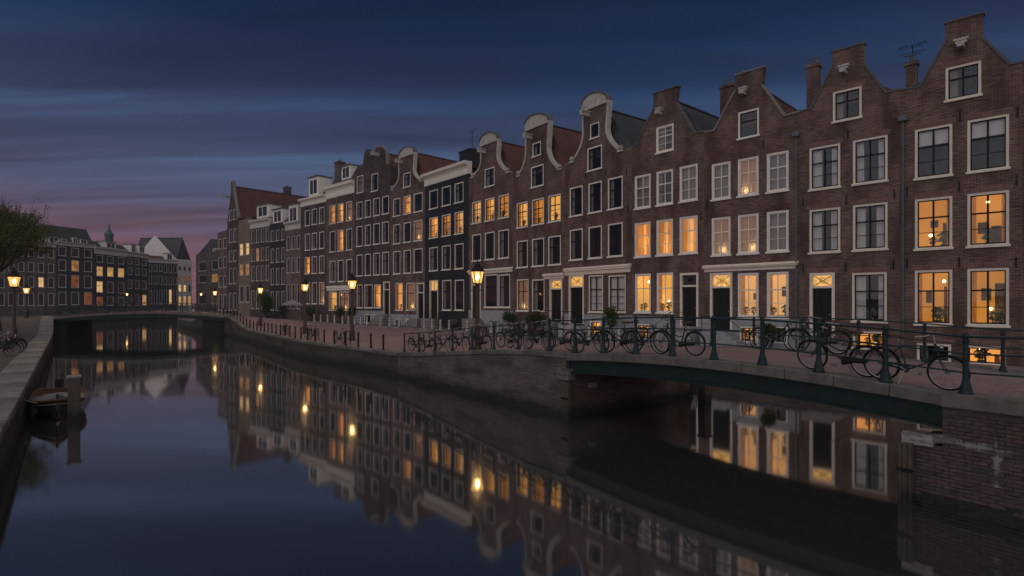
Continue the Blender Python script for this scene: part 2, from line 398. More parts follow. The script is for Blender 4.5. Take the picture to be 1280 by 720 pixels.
def resample(poly, step):
    out = [poly[0]]
    for a, b in zip(poly, poly[1:]):
        n = max(1, int(round((b-a).length/step)))
        for i in range(1, n+1): out.append(a.lerp(b, i/n))
    return out
def smooth_poly(poly, it=2):
    for _ in range(it):
        q = [poly[0]]
        for a, b in zip(poly, poly[1:]): q += [a.lerp(b, .25), a.lerp(b, .75)]
        q.append(poly[-1]); poly = q
    return poly

# ------------------------------------------------------------------ canal bed, water
bed = MB(); bed.add([(-1500,-1500,-2.2),(1500,-1500,-2.2),(1500,1500,-2.2),(-1500,1500,-2.2)], [(0,1,2,3)])
tag(bed.build('ground', plain('canal_bed', (.05,.045,.035), .9)), kind='structure')
def water_mat():
    m, n, l, out = newmat('canal_water')
    d = n.new('ShaderNodeBsdfDiffuse'); d.inputs[0].default_value = (.032,.033,.036,1)
    g = n.new('ShaderNodeBsdfGlossy'); g.inputs['Roughness'].default_value = .052; g.inputs['Color'].default_value = (.95,.92,.87,1)
    fr = n.new('ShaderNodeFresnel'); fr.inputs[0].default_value = 1.33
    pw = n.new('ShaderNodeMath'); pw.operation = 'POWER'; pw.inputs[1].default_value = .44; l.new(fr.outputs[0], pw.inputs[0])
    geo = n.new('ShaderNodeNewGeometry')
    mp_ = n.new('ShaderNodeMapping'); mp_.inputs['Scale'].default_value = (.5,.5,.5); l.new(geo.outputs['Position'], mp_.inputs[0])
    tx = n.new('ShaderNodeTexNoise'); tx.inputs['Scale'].default_value = 1; tx.inputs['Detail'].default_value = 2; l.new(mp_.outputs[0], tx.inputs['Vector'])
    bp = n.new('ShaderNodeBump'); bp.inputs['Strength'].default_value = .035; bp.inputs['Distance'].default_value = .06
    l.new(tx.outputs['Fac'], bp.inputs['Height']); l.new(bp.outputs[0], g.inputs['Normal'])
    mx = n.new('ShaderNodeMixShader'); l.new(pw.outputs[0], mx.inputs[0]); l.new(d.outputs[0], mx.inputs[1]); l.new(g.outputs[0], mx.inputs[2])
    l.new(mx.outputs[0], out.inputs[0]); return m
wt = MB(); wt.add([(-260,-120,0),(200,-120,0),(200,300,0),(-260,300,0)], [(0,1,2,3)])
tag(wt.build('water', water_mat()), kind='structure')

# ------------------------------------------------------------------ streets
PAVE = brick('red_brick_paving', (.27,.18,.175), (.22,.15,.15), (.13,.11,.11), .21, .10, 'OBJXY', .8, .3, .012, .35)
PAVEL = brick('grey_brick_paving', (.10,.085,.08), (.085,.078,.076), (.05,.045,.045), .21, .10, 'OBJXY', .8, .35, .012, .4)
# walkway edge below the right-hand houses: 2 m out from the fronts
FX = [878, 915, 960, 999, 1060, 1125, 1200, 1277, 1420]
def out_from_facade(x, d):
    a, b = facade_pt(x-4), facade_pt(x+4); t = (b-a).normalized(); nrm = Vector((t.y, -t.x))
    p = facade_pt(x); return p + nrm*d
WALK = [out_from_facade(x, 2.0) for x in FX]
ABUT_END = BA + BN*6.6
RQ = smooth_poly([BA] + QUAY, 2)             # right quay edge, from the bridge to the far end
def strip_surface(name, edge, back, zf, mat, rows=18, drop=0.0):
    mb = MB(); n = len(edge)
    for e, b in zip(edge, back):
        for j in range(rows+1):
            p = e.lerp(b, j/rows); mb.v.append((p.x, p.y, zf(p)-drop))
    for i in range(n-1):
        for j in range(rows):
            a = i*(rows+1)+j; mb.f.append((a, a+1, a+rows+2, a+rows+1))
    return tag(mb.build(name, mat), kind='structure')
def arcs(poly):
    L = [0]
    for a, b in zip(poly, poly[1:]): L.append(L[-1]+(b-a).length)
    return L
def at_arc(poly, L, s):
    for i in range(len(poly)-1):
        if s <= L[i+1] or i == len(poly)-2:
            return poly[i].lerp(poly[i+1], (s-L[i])/max(1e-6, L[i+1]-L[i]))
# matched control pairs (edge point, house-front point)
full_edge = [WALK[-1-i] for i in range(len(WALK))]
full_back = [out_from_facade(x, -.35) for x in FX[::-1]]
full_edge += [ABUT_END]; full_back += [out_from_facade(855, -.35)]
e_ = resample([ABUT_END, BA], 1.0)[1:]
for i, p in enumerate(e_): full_edge.append(p); full_back.append(out_from_facade(lerp(850, 800, (i+1)/len(e_)), -.35))
LRQ = arcs(RQ)
sarc, xs = [], []
N = 90
qend = LRQ[-1]
for i in range(1, N+1):
    s = qend*(i/N)**1.3
    p = at_arc(RQ, LRQ, s); full_edge.append(p)
    t = i/N
    # walk left along the fronts as the quay recedes
    x = interp([(0,800),(12,700),(20,640),(28,570),(45,470),(65,390),(85,320),(105,284),(130,274),(200,262)], s)
    full_back.append(out_from_facade(x, -.35))
strip_surface('street', full_edge, full_back, ground, PAVE)
lq = smooth_poly(LQUAY, 1); lq = resample(lq, 2.5)
lb = [p + Vector((-LQD.y, LQD.x))*26 for p in lq]
strip_surface('pavement', lq, lb, lground, PAVEL, rows=16)
sth = MB()
sb = [BB, BB+BE*16, BB+BE*16+BN*16, BB+BN*6.5+Vector((14,1)), BB+BN*6.5]
sth.add([(p.x, p.y, 2.08) for p in sb], [(0,1,2,3,4)])
tag(sth.build('pavement', PAVE), kind='structure')

# ------------------------------------------------------------------ quay walls
QBRICK = brick('quay_brick', (.125,.098,.092), (.10,.082,.078), (.15,.14,.13), .22, .068, 'UV', .85, .4, .010, .7, stain=((.035,.04,.028), .85, .35, 1.6))
QDARK = brick('old_quay_masonry', (.075,.065,.055), (.06,.055,.05), (.05,.045,.04), .40, .18, 'UV', .85, .45, .012, .7, stain=((.022,.028,.016), .9, .3, .9))
ABRICK = brick('abutment_red_brick', (.15,.085,.072), (.12,.072,.064), (.14,.12,.11), .22, .068, 'UV', .85, .4, .010, .6, stain=((.05,.04,.035), .7, .5, 1.2))
def wall_mesh(mb, poly, zt, zb=-2.1, step=1.0, thick=0.0):
    o = len(mb.v); acc = 0
    for i, p in enumerate(poly):
        if i: acc += (p-poly[i-1]).length
        for z in (zb, zt(p)):
            mb.uv[len(mb.v)] = (acc, z); mb.v.append((p.x, p.y, z))
    for i in range(len(poly)-1):
        a = o+2*i; mb.f.append((a, a+2, a+3, a+1))
STONE_MESHES = {}
BASEC = {'quay_coping_granite': (.135,.125,.115), 'pavement_edge_stone': (.17,.165,.16), 'grey_trim_stone': (.20,.19,.185)}
def shade(mat, k):                                # stones cut from different blocks
    c = BASEC.get(mat.name)
    if not c or k == 0: return mat
    f_ = (1, .74, 1.22)[k]
    return plain(mat.name + ('_dark' if k == 1 else '_pale'), (c[0]*f_, c[1]*f_*(1.0 if k == 1 else .98), c[2]*f_), .78, .35, 3.0, bump=.35, dirt=((.06,.065,.045), .65, 2.4))
def coping(poly, zt, parent, mat, length=1.1, width=.5, th=.17, over=.05, side=1, maxd=1e9, jitter=.006):
    L = arcs(poly); s = 0; k = 0
    while s + length*.6 < L[-1]:
        e = min(s+length, L[-1])
        a, b = at_arc(poly, L, s), at_arc(poly, L, e)
        d = (b-a); ln = d.length
        if ln < .2: s = e; continue
        d.normalize(); nin = Vector((-d.y, d.x))*side
        m = (a+b)/2 + nin*(width/2-over)
        if m.length < maxd:
            key = (mat.name, round(ln, 1), width, th, k % 3)
            if key not in STONE_MESHES:
                bm = bmesh.new(); bmesh.ops.create_cube(bm, size=1)
                for v in bm.verts: v.co = Vector((v.co.x*(round(ln,1)-.026), v.co.y*width, v.co.z*th))
                bmesh.ops.bevel(bm, geom=bm.edges[:], offset=.012+.006*(k % 3), segments=1, affect='EDGES')
                me = bpy.data.meshes.new('coping_stone'); bm.to_mesh(me); bm.free(); me.materials.append(shade(mat, k % 3)); STONE_MESHES[key] = me
            za, zb_ = zt(a), zt(b)
            o = inst(STONE_MESHES[key], 'coping_stone', parent, (m.x, m.y, (za+zb_)/2 - th/2 + .022 + random.uniform(-jitter, jitter)),
                     (0, -math.atan2(zb_-za, ln), math.atan2(d.y, d.x)))
        s = e; k += 1
def quay(label, poly, zt, mat, cmat, side, length=1.1, width=.5, maxd=140, th=.17):
    t = thing('quay_wall', (0,0,0), 0, label, 'quay wall')
    mb = MB(); wall_mesh(mb, poly, lambda p: zt(p)-.01, -2.1); mb.build('masonry', mat, t)
    coping(poly, zt, t, cmat, length, width, th, side=side, maxd=maxd)
    return t
near_q = [p for p, s in zip(RQ, LRQ) if s <= 13.0]
far_q = [p for p, s in zip(RQ, LRQ) if s >= 12.9]
if (far_q[0]-near_q[-1]).length > .01: far_q = [near_q[-1]] + far_q
qn = quay('brown brick quay wall between the curving stone quay and the bridge', resample(near_q, 1.0), ground, QBRICK, COPING, -1)
qf = quay('long curving mossy stone quay wall below the street lamps', resample(far_q, 1.0), ground, QDARK, COPING, -1, 1.5)
ql = quay('straight dark quay wall with wide edge slabs beside the moored boat', resample(lq, 1.0), lground, QDARK, COPINGL, 1, 1.25, .95, th=.2)
qa = quay('red brick abutment wall running back under the near bridge', resample([ABUT_END, BA], 1.0), lambda p: ground(p)-.18, ABRICK, COPING, -1, maxd=0)
qw = quay('low wall of the walkway under the gabled brick houses', resample([ABUT_END, WALK[0]] + WALK[1:], 1.5), lambda p: ground(p), QBRICK, COPING, 1)
# right abutment, closest wall: bricks laid one by one over a recessed mortar bed
qr = thing('quay_wall', (BB.x, BB.y, 0), math.atan2(BE.y, BE.x), 'closest brick quay wall at the foot of the bridge with white lime stains', 'quay wall')
mb = MB()
pts = [(-.18, 0), (16, 0)]
mb.box(-.18, .02, -2.1, 16, .5, 1.86); mb.box(-.834, .025, -2.1, -.18, .9, 1.13); mb.build('mortar', plain('old_mortar', (.085,.078,.074), .9, .35, 6, bump=.4), qr)
BRM = [plain('near_brick_plum', (.088,.062,.060), .85, .4, 7, bump=.5), plain('near_brick_brown', (.078,.058,.054), .85, .4, 7, bump=.5), plain('near_brick_red', (.098,.063,.058), .85, .4, 7, bump=.5),
       plain('near_brick_dark', (.062,.050,.049), .85, .4, 7, bump=.5)]
bmeshes = []
for mt in BRM:
    for L_ in (.208, .100):
        bm = bmesh.new(); bmesh.ops.create_cube(bm, size=1)
        for v in bm.verts: v.co = Vector((v.co.x*L_, v.co.y*.09, v.co.z*.056))
        bmesh.ops.bevel(bm, geom=[e for e in bm.edges if all(v.co.y < 0 for v in e.verts)], offset=.006, segments=1, affect='EDGES')
        me = bpy.data.meshes.new('brick'); bm.to_mesh(me); bm.free(); me.materials.append(mt); bmeshes.append(me)
ALG = bmeshes[0].copy(); ALG.materials.clear(); ALG.materials.append(plain('algae_brick', (.018,.021,.014), .8, .4, 8, bump=.4))
rowh = .068
for r_ in range(27):
    z = -.03 + r_*rowh + .03
    header = r_ % 2
    x = -.17 + (.055 if header else 0)
    Lb = .11 if header and False else .218
    low = z < 1.10
    x0 = (-.18 if not header else -.18-.109) - (.654 if low else 0)
    xl0 = -.19 - (.654 if low else 0)
    for c in range(12 if low else 9):
        cxx = x0 + .109 + c*.218
        if cxx - .104 < xl0:
            inst(bmeshes[random.choice((0,2,4,6))+1], 'brick', qr, (xl0+.062, .045+random.uniform(-.006,.006), z)); continue
        inst(ALG if z < .16 + .16*random.random() else bmeshes[random.choice((0,0,2,2,4,6))], 'brick', qr, (cxx, .045+random.uniform(-.009,.008), z), (0, random.uniform(-.006,.006), random.uniform(-.012,.012)))
restb = MB()
o0 = 0
for x_, z_ in ((1.79,-2.1),(16,-2.1),(16,1.86),(1.79,1.86)):
    restb.uv[len(restb.v)] = (x_, z_); restb.v.append((x_, .0, z_))
restb.f.append((0,1,2,3)); restb.build('masonry', QBRICK, qr)
def qr_local_coping():
    poly = [BB - BE*.2, BB + BE*14]
    me_t = thing
    L = 1.45; k = 0; x = -.2
    while x < 14:
        bm = bmesh.new(); bmesh.ops.create_cube(bm, size=1)
        for v in bm.verts: v.co = Vector((v.co.x*(L-.014), v.co.y*.55, v.co.z*.25))
        bmesh.ops.bevel(bm, geom=bm.edges[:], offset=.02, segments=2, affect='EDGES')
        me = bpy.data.meshes.new('coping_stone'); bm.to_mesh(me); bm.free(); me.materials.append(COPING)
        inst(me, 'coping_stone', qr, (x+L/2, .2, 1.985+random.uniform(-.006,.006)), (random.uniform(-.006,.006), 0, 0)); x += L
qr_local_coping()
# lime-streaked stone on the corner and timber fender below it
LIME = plain('lime_streaked_stone', (.28,.27,.26), .8, .35, 8, bump=.5, dirt=((.09,.08,.075), .8, 5))
def rough_block(w, d, h, mat, name, seed):
    rr = random.Random(seed); bm = bmesh.new(); bmesh.ops.create_cube(bm, size=1)
    bmesh.ops.subdivide_edges(bm, edges=bm.edges[:], cuts=3, use_grid_fill=True)
    for v in bm.verts:
        v.co = Vector((v.co.x*w, v.co.y*d, v.co.z*h)) + Vector((rr.uniform(-1,1), rr.uniform(-1,1), rr.uniform(-1,1)))*min(w,d,h)*.05
    me = bpy.data.meshes.new(name); bm.to_mesh(me); bm.free(); me.materials.append(mat); return me
inst(rough_block(.50,.30,.20, LIME, 'corner_stone', 3), 'corner_stone', qr, (-.56, .12, 1.20)); inst(rough_block(.48,.5,.16, COPING, 'corner_stone', 33), 'corner_stone', qr, (-.2, .24, 1.27), (0, R(-10), 0))
def stain_mat():
    m, n, l, out = newmat('lime_stain')
    t = n.new('ShaderNodeTexCoord'); nz_ = n.new('ShaderNodeTexNoise'); nz_.inputs['Scale'].default_value = 4.5; nz_.inputs['Detail'].default_value = 8; nz_.inputs['Roughness'].default_value = .7
    l.new(t.outputs['Object'], nz_.inputs['Vector'])
    sp = n.new('ShaderNodeSeparateXYZ'); l.new(t.outputs['Object'], sp.inputs[0])
    def M(op, a_, b_):
        q = n.new('ShaderNodeMath'); q.operation = op
        for i, v in enumerate((a_, b_)):
            if isinstance(v, (int, float)): q.inputs[i].default_value = v
            else: l.new(v, q.inputs[i])
        return q.outputs[0]
    # a horizontal smear with a run below its right end
    band = M('SUBTRACT', .20, M('MULTIPLY', M('ABSOLUTE', M('SUBTRACT', sp.outputs['Z'], .22), 0), 1.9))
    runx = M('SUBTRACT', .16, M('MULTIPLY', M('ABSOLUTE', M('SUBTRACT', sp.outputs['X'], .30), 0), 2.6))
    fall = M('MULTIPLY', M('ABSOLUTE', sp.outputs['X'], 0), .22)
    shape = M('MAXIMUM', M('SUBTRACT', band, fall), runx)
    v = M('ADD', shape, nz_.outputs['Fac'])
    r_ = n.new('ShaderNodeMapRange'); r_.inputs['From Min'].default_value = .53; r_.inputs['From Max'].default_value = .68; r_.inputs['To Max'].default_value = .85; l.new(v, r_.inputs['Value'])
    d = n.new('ShaderNodeBsdfDiffuse'); d.inputs[0].default_value = (.30,.295,.29,1); tr = n.new('ShaderNodeBsdfTransparent')
    mx = n.new('ShaderNodeMixShader'); l.new(r_.outputs[0], mx.inputs[0]); l.new(tr.outputs[0], mx.inputs[1]); l.new(d.outputs[0], mx.inputs[2]); l.new(mx.outputs[0], out.inputs[0])
    return m
st_ = MB(); st_.add([(-.62,0,-.42),(.62,0,-.42),(.62,0,.42),(-.62,0,.42)], [(0,1,2,3)]); st_.build('lime_stain', stain_mat(), qr, (.28, -.014, 1.02))
def fender(label, p, ax, w, h, zb):
    t = thing('timber_fender', (p.x, p.y, 0), math.atan2(ax.y, ax.x), label, 'fender')
    for k in range(3):
        inst(rough_block(w/3-.012, .12, h, WOODP, 'board', 11+k), 'board', t, ((k-1)*w/3, -.085, zb+h/2+.01*k))
    inst(rough_block(w+.02, .05, .06, IRON, 'iron_strap', 17), 'iron_strap', t, (0, -.165, zb+h*.72))
    return t
fender('weathered timber fender on the closest quay corner below lime-stained stone', BB - BE*.72, BE, .24, 1.70, -.6)
fender('narrow timber fender on the far corner of the bridge abutment', BA + BE*.10, BE, .30, 1.75, -.6)
inst(rough_block(.55,.34,.36, COPING, 'corner_stone', 8), 'corner_stone', qn, (BA.x+.03, BA.y+.12, 1.42), (0,0,math.atan2(BE.y, BE.x)))
inst(rough_block(.26,.2,.14, LIME, 'mooring_stone', 9), 'mooring_stone', qa, (BA.x+.95, BA.y+.62, .98), (0,0,math.atan2(BN.y, BN.x)))

# ------------------------------------------------------------------ near bridge
def deckz(t): return 2.08 + .22*(1-(2*max(0,min(1,t/BL))-1)**2)
br = thing('bridge', (BA.x, BA.y, 0), math.atan2(BE.y, BE.x), 'low arched bridge with green steel girders and red brick deck', 'bridge')
# local x along, local y across (away from camera side)
NS = 28
def arch_slab(y0, y1, ztop, zbot, mat, name, x0=0.0, x1=BL):
    mb = MB()
    for i in range(NS+1):
        x = lerp(x0, x1, i/NS)
        for y, z in ((y0, ztop(x)), (y1, ztop(x)), (y1, zbot(x)), (y0, zbot(x))): mb.v.append((x, y, z))
    for i in range(NS):
        a = 4*i
        for j in range(4): mb.f.append((a+j, a+(j+1)%4, a+4+(j+1)%4, a+4+j))
    mb.f.append((0,1,2,3)); mb.f.append((4*NS,4*NS+3,4*NS+2,4*NS+1))
    return mb.build(name, mat, br)
arch_slab(.45, BW-.45, lambda t: deckz(t)-.004, lambda t: deckz(t)-.22, PAVE, 'deck', -.12, BL+.1)
arch_slab(.14, .20, lambda t: deckz(t)-.23, lambda t: deckz(t)-.62, GIRD, 'girder')
arch_slab(.06, .30, lambda t: deckz(t)-.60, lambda t: deckz(t)-.645, GIRD, 'girder_flange')
arch_slab(.07, .30, lambda t: deckz(t)-.232, lambda t: deckz(t)-.27, GIRD, 'girder_flange')
for y in (1.0, 1.9, 2.8, 3.7):
    arch_slab(y, y+.1, lambda t: deckz(t)-.23, lambda t: deckz(t)-.72, GIRD, 'girder')
arch_slab(BW-.2, BW-.14, lambda t: deckz(t)-.23, lambda t: deckz(t)-.62, GIRD, 'girder')
for y0 in (0.0, BW-.46):
    n = 10
    for k in range(n):
        xa, xb = BL*k/n, BL*(k+1)/n
        bm = bmesh.new(); bmesh.ops.create_cube(bm, size=1)
        ln = math.hypot(xb-xa, deckz(xb)-deckz(xa))
        for v in bm.verts: v.co = Vector((v.co.x*(ln-.01), v.co.y*.455, v.co.z*.235))
        bmesh.ops.bevel(bm, geom=bm.edges[:], offset=.015, segments=1, affect='EDGES')
        me = bpy.data.meshes.new('edge_stone'); bm.to_mesh(me); bm.free(); me.materials.append(COPING)
        inst(me, 'edge_stone', br, ((xa+xb)/2, y0+.2275, (deckz(xa)+deckz(xb))/2-.107), (0, -math.atan2(deckz(xb)-deckz(xa), xb-xa), 0))
# right abutment under the bridge
mb = MB(); mb.box(BL-.05, .5, -2.1, BL+.6, 6.5, 1.75); mb.build('abutment', ABRICK, br)

# railings
POSTM = MB().lathe([(.115,0),(.115,.04),(.10,.07),(.085,.16),(.058,.24),(.050,.30),(.046,.62),(.060,.64),(.060,.68),(.044,.70),(.042,.93),(.058,.95),(.058,.985),(.036,1.0),(.052,1.03),(.056,1.06),(.042,1.10),(.010,1.12)], 10).mesh('post', RAILG, False)
POSTL = MB().lathe([(.085,0),(.080,.05),(.050,.14),(.042,.20),(.040,.86),(.052,.88),(.052,.92),(.030,.96),(.008,.98)], 8).mesh('post', RAILG, False)
def railing(label, posts, zfun, rails, postmesh, rr=.021, ext=(0,0), group=None):
    """posts: 2-D points; rails: heights"""
    c = posts[0]
    t = thing('bridge_railing', (c.x, c.y, zfun(c)), 0, label, 'railing', group)
    for p in posts: inst(postmesh, 'post', t, (p.x-c.x, p.y-c.y, zfun(p)-zfun(c)), (0,0,random.uniform(0,.6)))
    pts = list(posts)
    if ext[0]: pts = [posts[0] + (posts[0]-posts[1]).normalized()*ext[0]] + pts
    if ext[1]: pts = pts + [posts[-1] + (posts[-1]-posts[-2]).normalized()*ext[1]]
    for h, r_ in rails:
        MB().tube([(p.x-c.x, p.y-c.y, zfun(p)+h-zfun(c)) for p in pts], r_, 6).build('rail', RAILG, t)
    return t
def bz(p): 
    t = (p-BA).dot(BE)
    return deckz(t)+.012 if -.2 < t < BL+.2 else (ground(p)+.03 if t < 0 else 2.11)
nearposts = [BA + BE*(.25+1.265*k) + BN*.17 for k in range(-1, 12)]
railing('heavy cast iron railing with ball-topped posts along the bicycles on the near bridge edge', nearposts, bz, ((1.045,.024),(.74,.018),(.40,.018)), POSTM)
farposts = [BA + BE*(.6+1.55*k) + BN*(BW-.17) for k in range(0, 9)]
railing('thinner iron railing on the house side of the near bridge', farposts, bz, ((.98,.02),(.55,.016)), POSTL, ext=(.4, 3))
qposts = [BA + BE*(-2.75-1.56*k) + BN*.17 for k in range(0, 7)]
railing('lower iron railing on the brown brick quay wall left of the bridge', qposts, bz, ((.90,.02),(.52,.016)), POSTL, ext=(1.6, 0))

# ------------------------------------------------------------------ far bridge
FE = (FB1-FB0).normalized(); FN = Vector((-FE.y, FE.x)); FL = (FB1-FB0).length
def fdz(t): return 2.22 + .50*(1-(2*max(0,min(1,t/FL))-1)**2)
fb = thing('bridge', (FB0.x, FB0.y, 0), math.atan2(FE.y, FE.x), 'distant dark bridge spanning the whole canal in front of the far houses', 'bridge')
def fslab(y0, y1, a, b, mat, name):
    mb = MB(); n = 20
    for i in range(n+1):
        x = FL*i/n
        for y, z in ((y0, fdz(x)-a), (y1, fdz(x)-a), (y1, fdz(x)-b), (y0, fdz(x)-b)): mb.v.append((x, y, z))
    for i in range(n):
        for j in range(4): mb.f.append((4*i+j, 4*i+(j+1)%4, 4*i+4+(j+1)%4, 4*i+4+j))
    mb.f.append((0,1,2,3)); mb.f.append((4*n,4*n+3,4*n+2,4*n+1)); mb.build(name, mat, fb)
fslab(.3, 7.7, .0, .25, PAVE, 'deck'); fslab(0, .35, -.03, .22, COPING, 'edge_stone'); fslab(7.65, 8, -.03, .22, COPING, 'edge_stone')
fslab(.1, .2, .225, .62, GIRD, 'girder'); fslab(7.8, 7.9, .225, .62, GIRD, 'girder')
mb = MB(); mb.box(-1.2, .3, -2, .9, 7.6, 2.0); mb.build('abutment', QDARK, fb)
mb = MB(); mb.box(FL-2.2, .3, -2, FL+.6, 7.6, 2.0); mb.build('abutment', QDARK, fb)
def fbz(p): return fdz((p-FB0).dot(FE)) + .03
railing('thin railing on the canal side of the distant bridge', [FB0 + FE*(.3+1.6*k) + FN*.2 for k in range(10)], fbz, ((.98,.025),(.55,.02)), POSTL)
railing('thin railing on the back edge of the distant bridge', [FB0 + FE*(.3+1.6*k) + FN*7.8 for k in range(10)], fbz, ((.98,.025),(.55,.02)), POSTL)

# ================================================================== houses
ROOMBOX = MB(); ROOMBOX.add([(0,0,0),(1,0,0),(1,1,0),(0,1,0),(0,0,1),(1,0,1),(1,1,1),(0,1,1)], [(0,1,2,3),(4,5,6,7),(1,2,6,5),(2,3,7,6),(3,0,4,7)])
UBOX = MB().box(0,0,0,1,1,1)
MCACHE = {}
def umesh(kind, mat):
    k = (kind, mat.name)
    if k not in MCACHE:
        if kind == 'room': MCACHE[k] = ROOMBOX.mesh('room', mat)
        elif kind == 'box': MCACHE[k] = UBOX.mesh('panel', mat)
        elif kind == 'curtain':
            mb = MB(); n = 28
            for i in range(n+1):
                x = i/n; y = .5+.5*math.sin(x*2*math.pi*5.3+.6*math.sin(9*x))
                mb.v += [(x, y, 0), (x+.01*math.sin(17*x), y*.6+.2, 1)]
            for i in range(n): mb.f.append((2*i, 2*i+2, 2*i+3, 2*i+1))
            MCACHE[k] = mb.mesh('curtain', mat, True)
        elif kind == 'ball':
            prof = [(max(.02, math.sin(math.pi*i/8))*.5, -.5*math.cos(math.pi*i/8)) for i in range(9)]
            MCACHE[k] = MB().lathe(prof, 12).mesh('lamp_globe', mat, True)
        elif kind == 'plant':
            mb = MB(); rr = random.Random(5)
            mb.lathe([(.10,0),(.13,.2)], 8)
            for i in range(26):
                a = rr.uniform(0,6.28); h = rr.uniform(.3,.95); rad = rr.uniform(.05,.4)
                p = Vector((math.cos(a)*rad, math.sin(a)*rad*.5, h)); d = Vector((rr.uniform(-1,1), rr.uniform(-.3,.3), rr.uniform(-.4,1))).normalized()*.14; w = d.cross(Vector((0,1,0))).normalized()*.06
                mb.add([p-d, p+w, p+d, p-w], [(0,1,2,3)])
                mb.tube([(0,0,.2), p], .008, 3, False)
            MCACHE[k] = mb.mesh('house_plant', mat)
    return MCACHE[k]

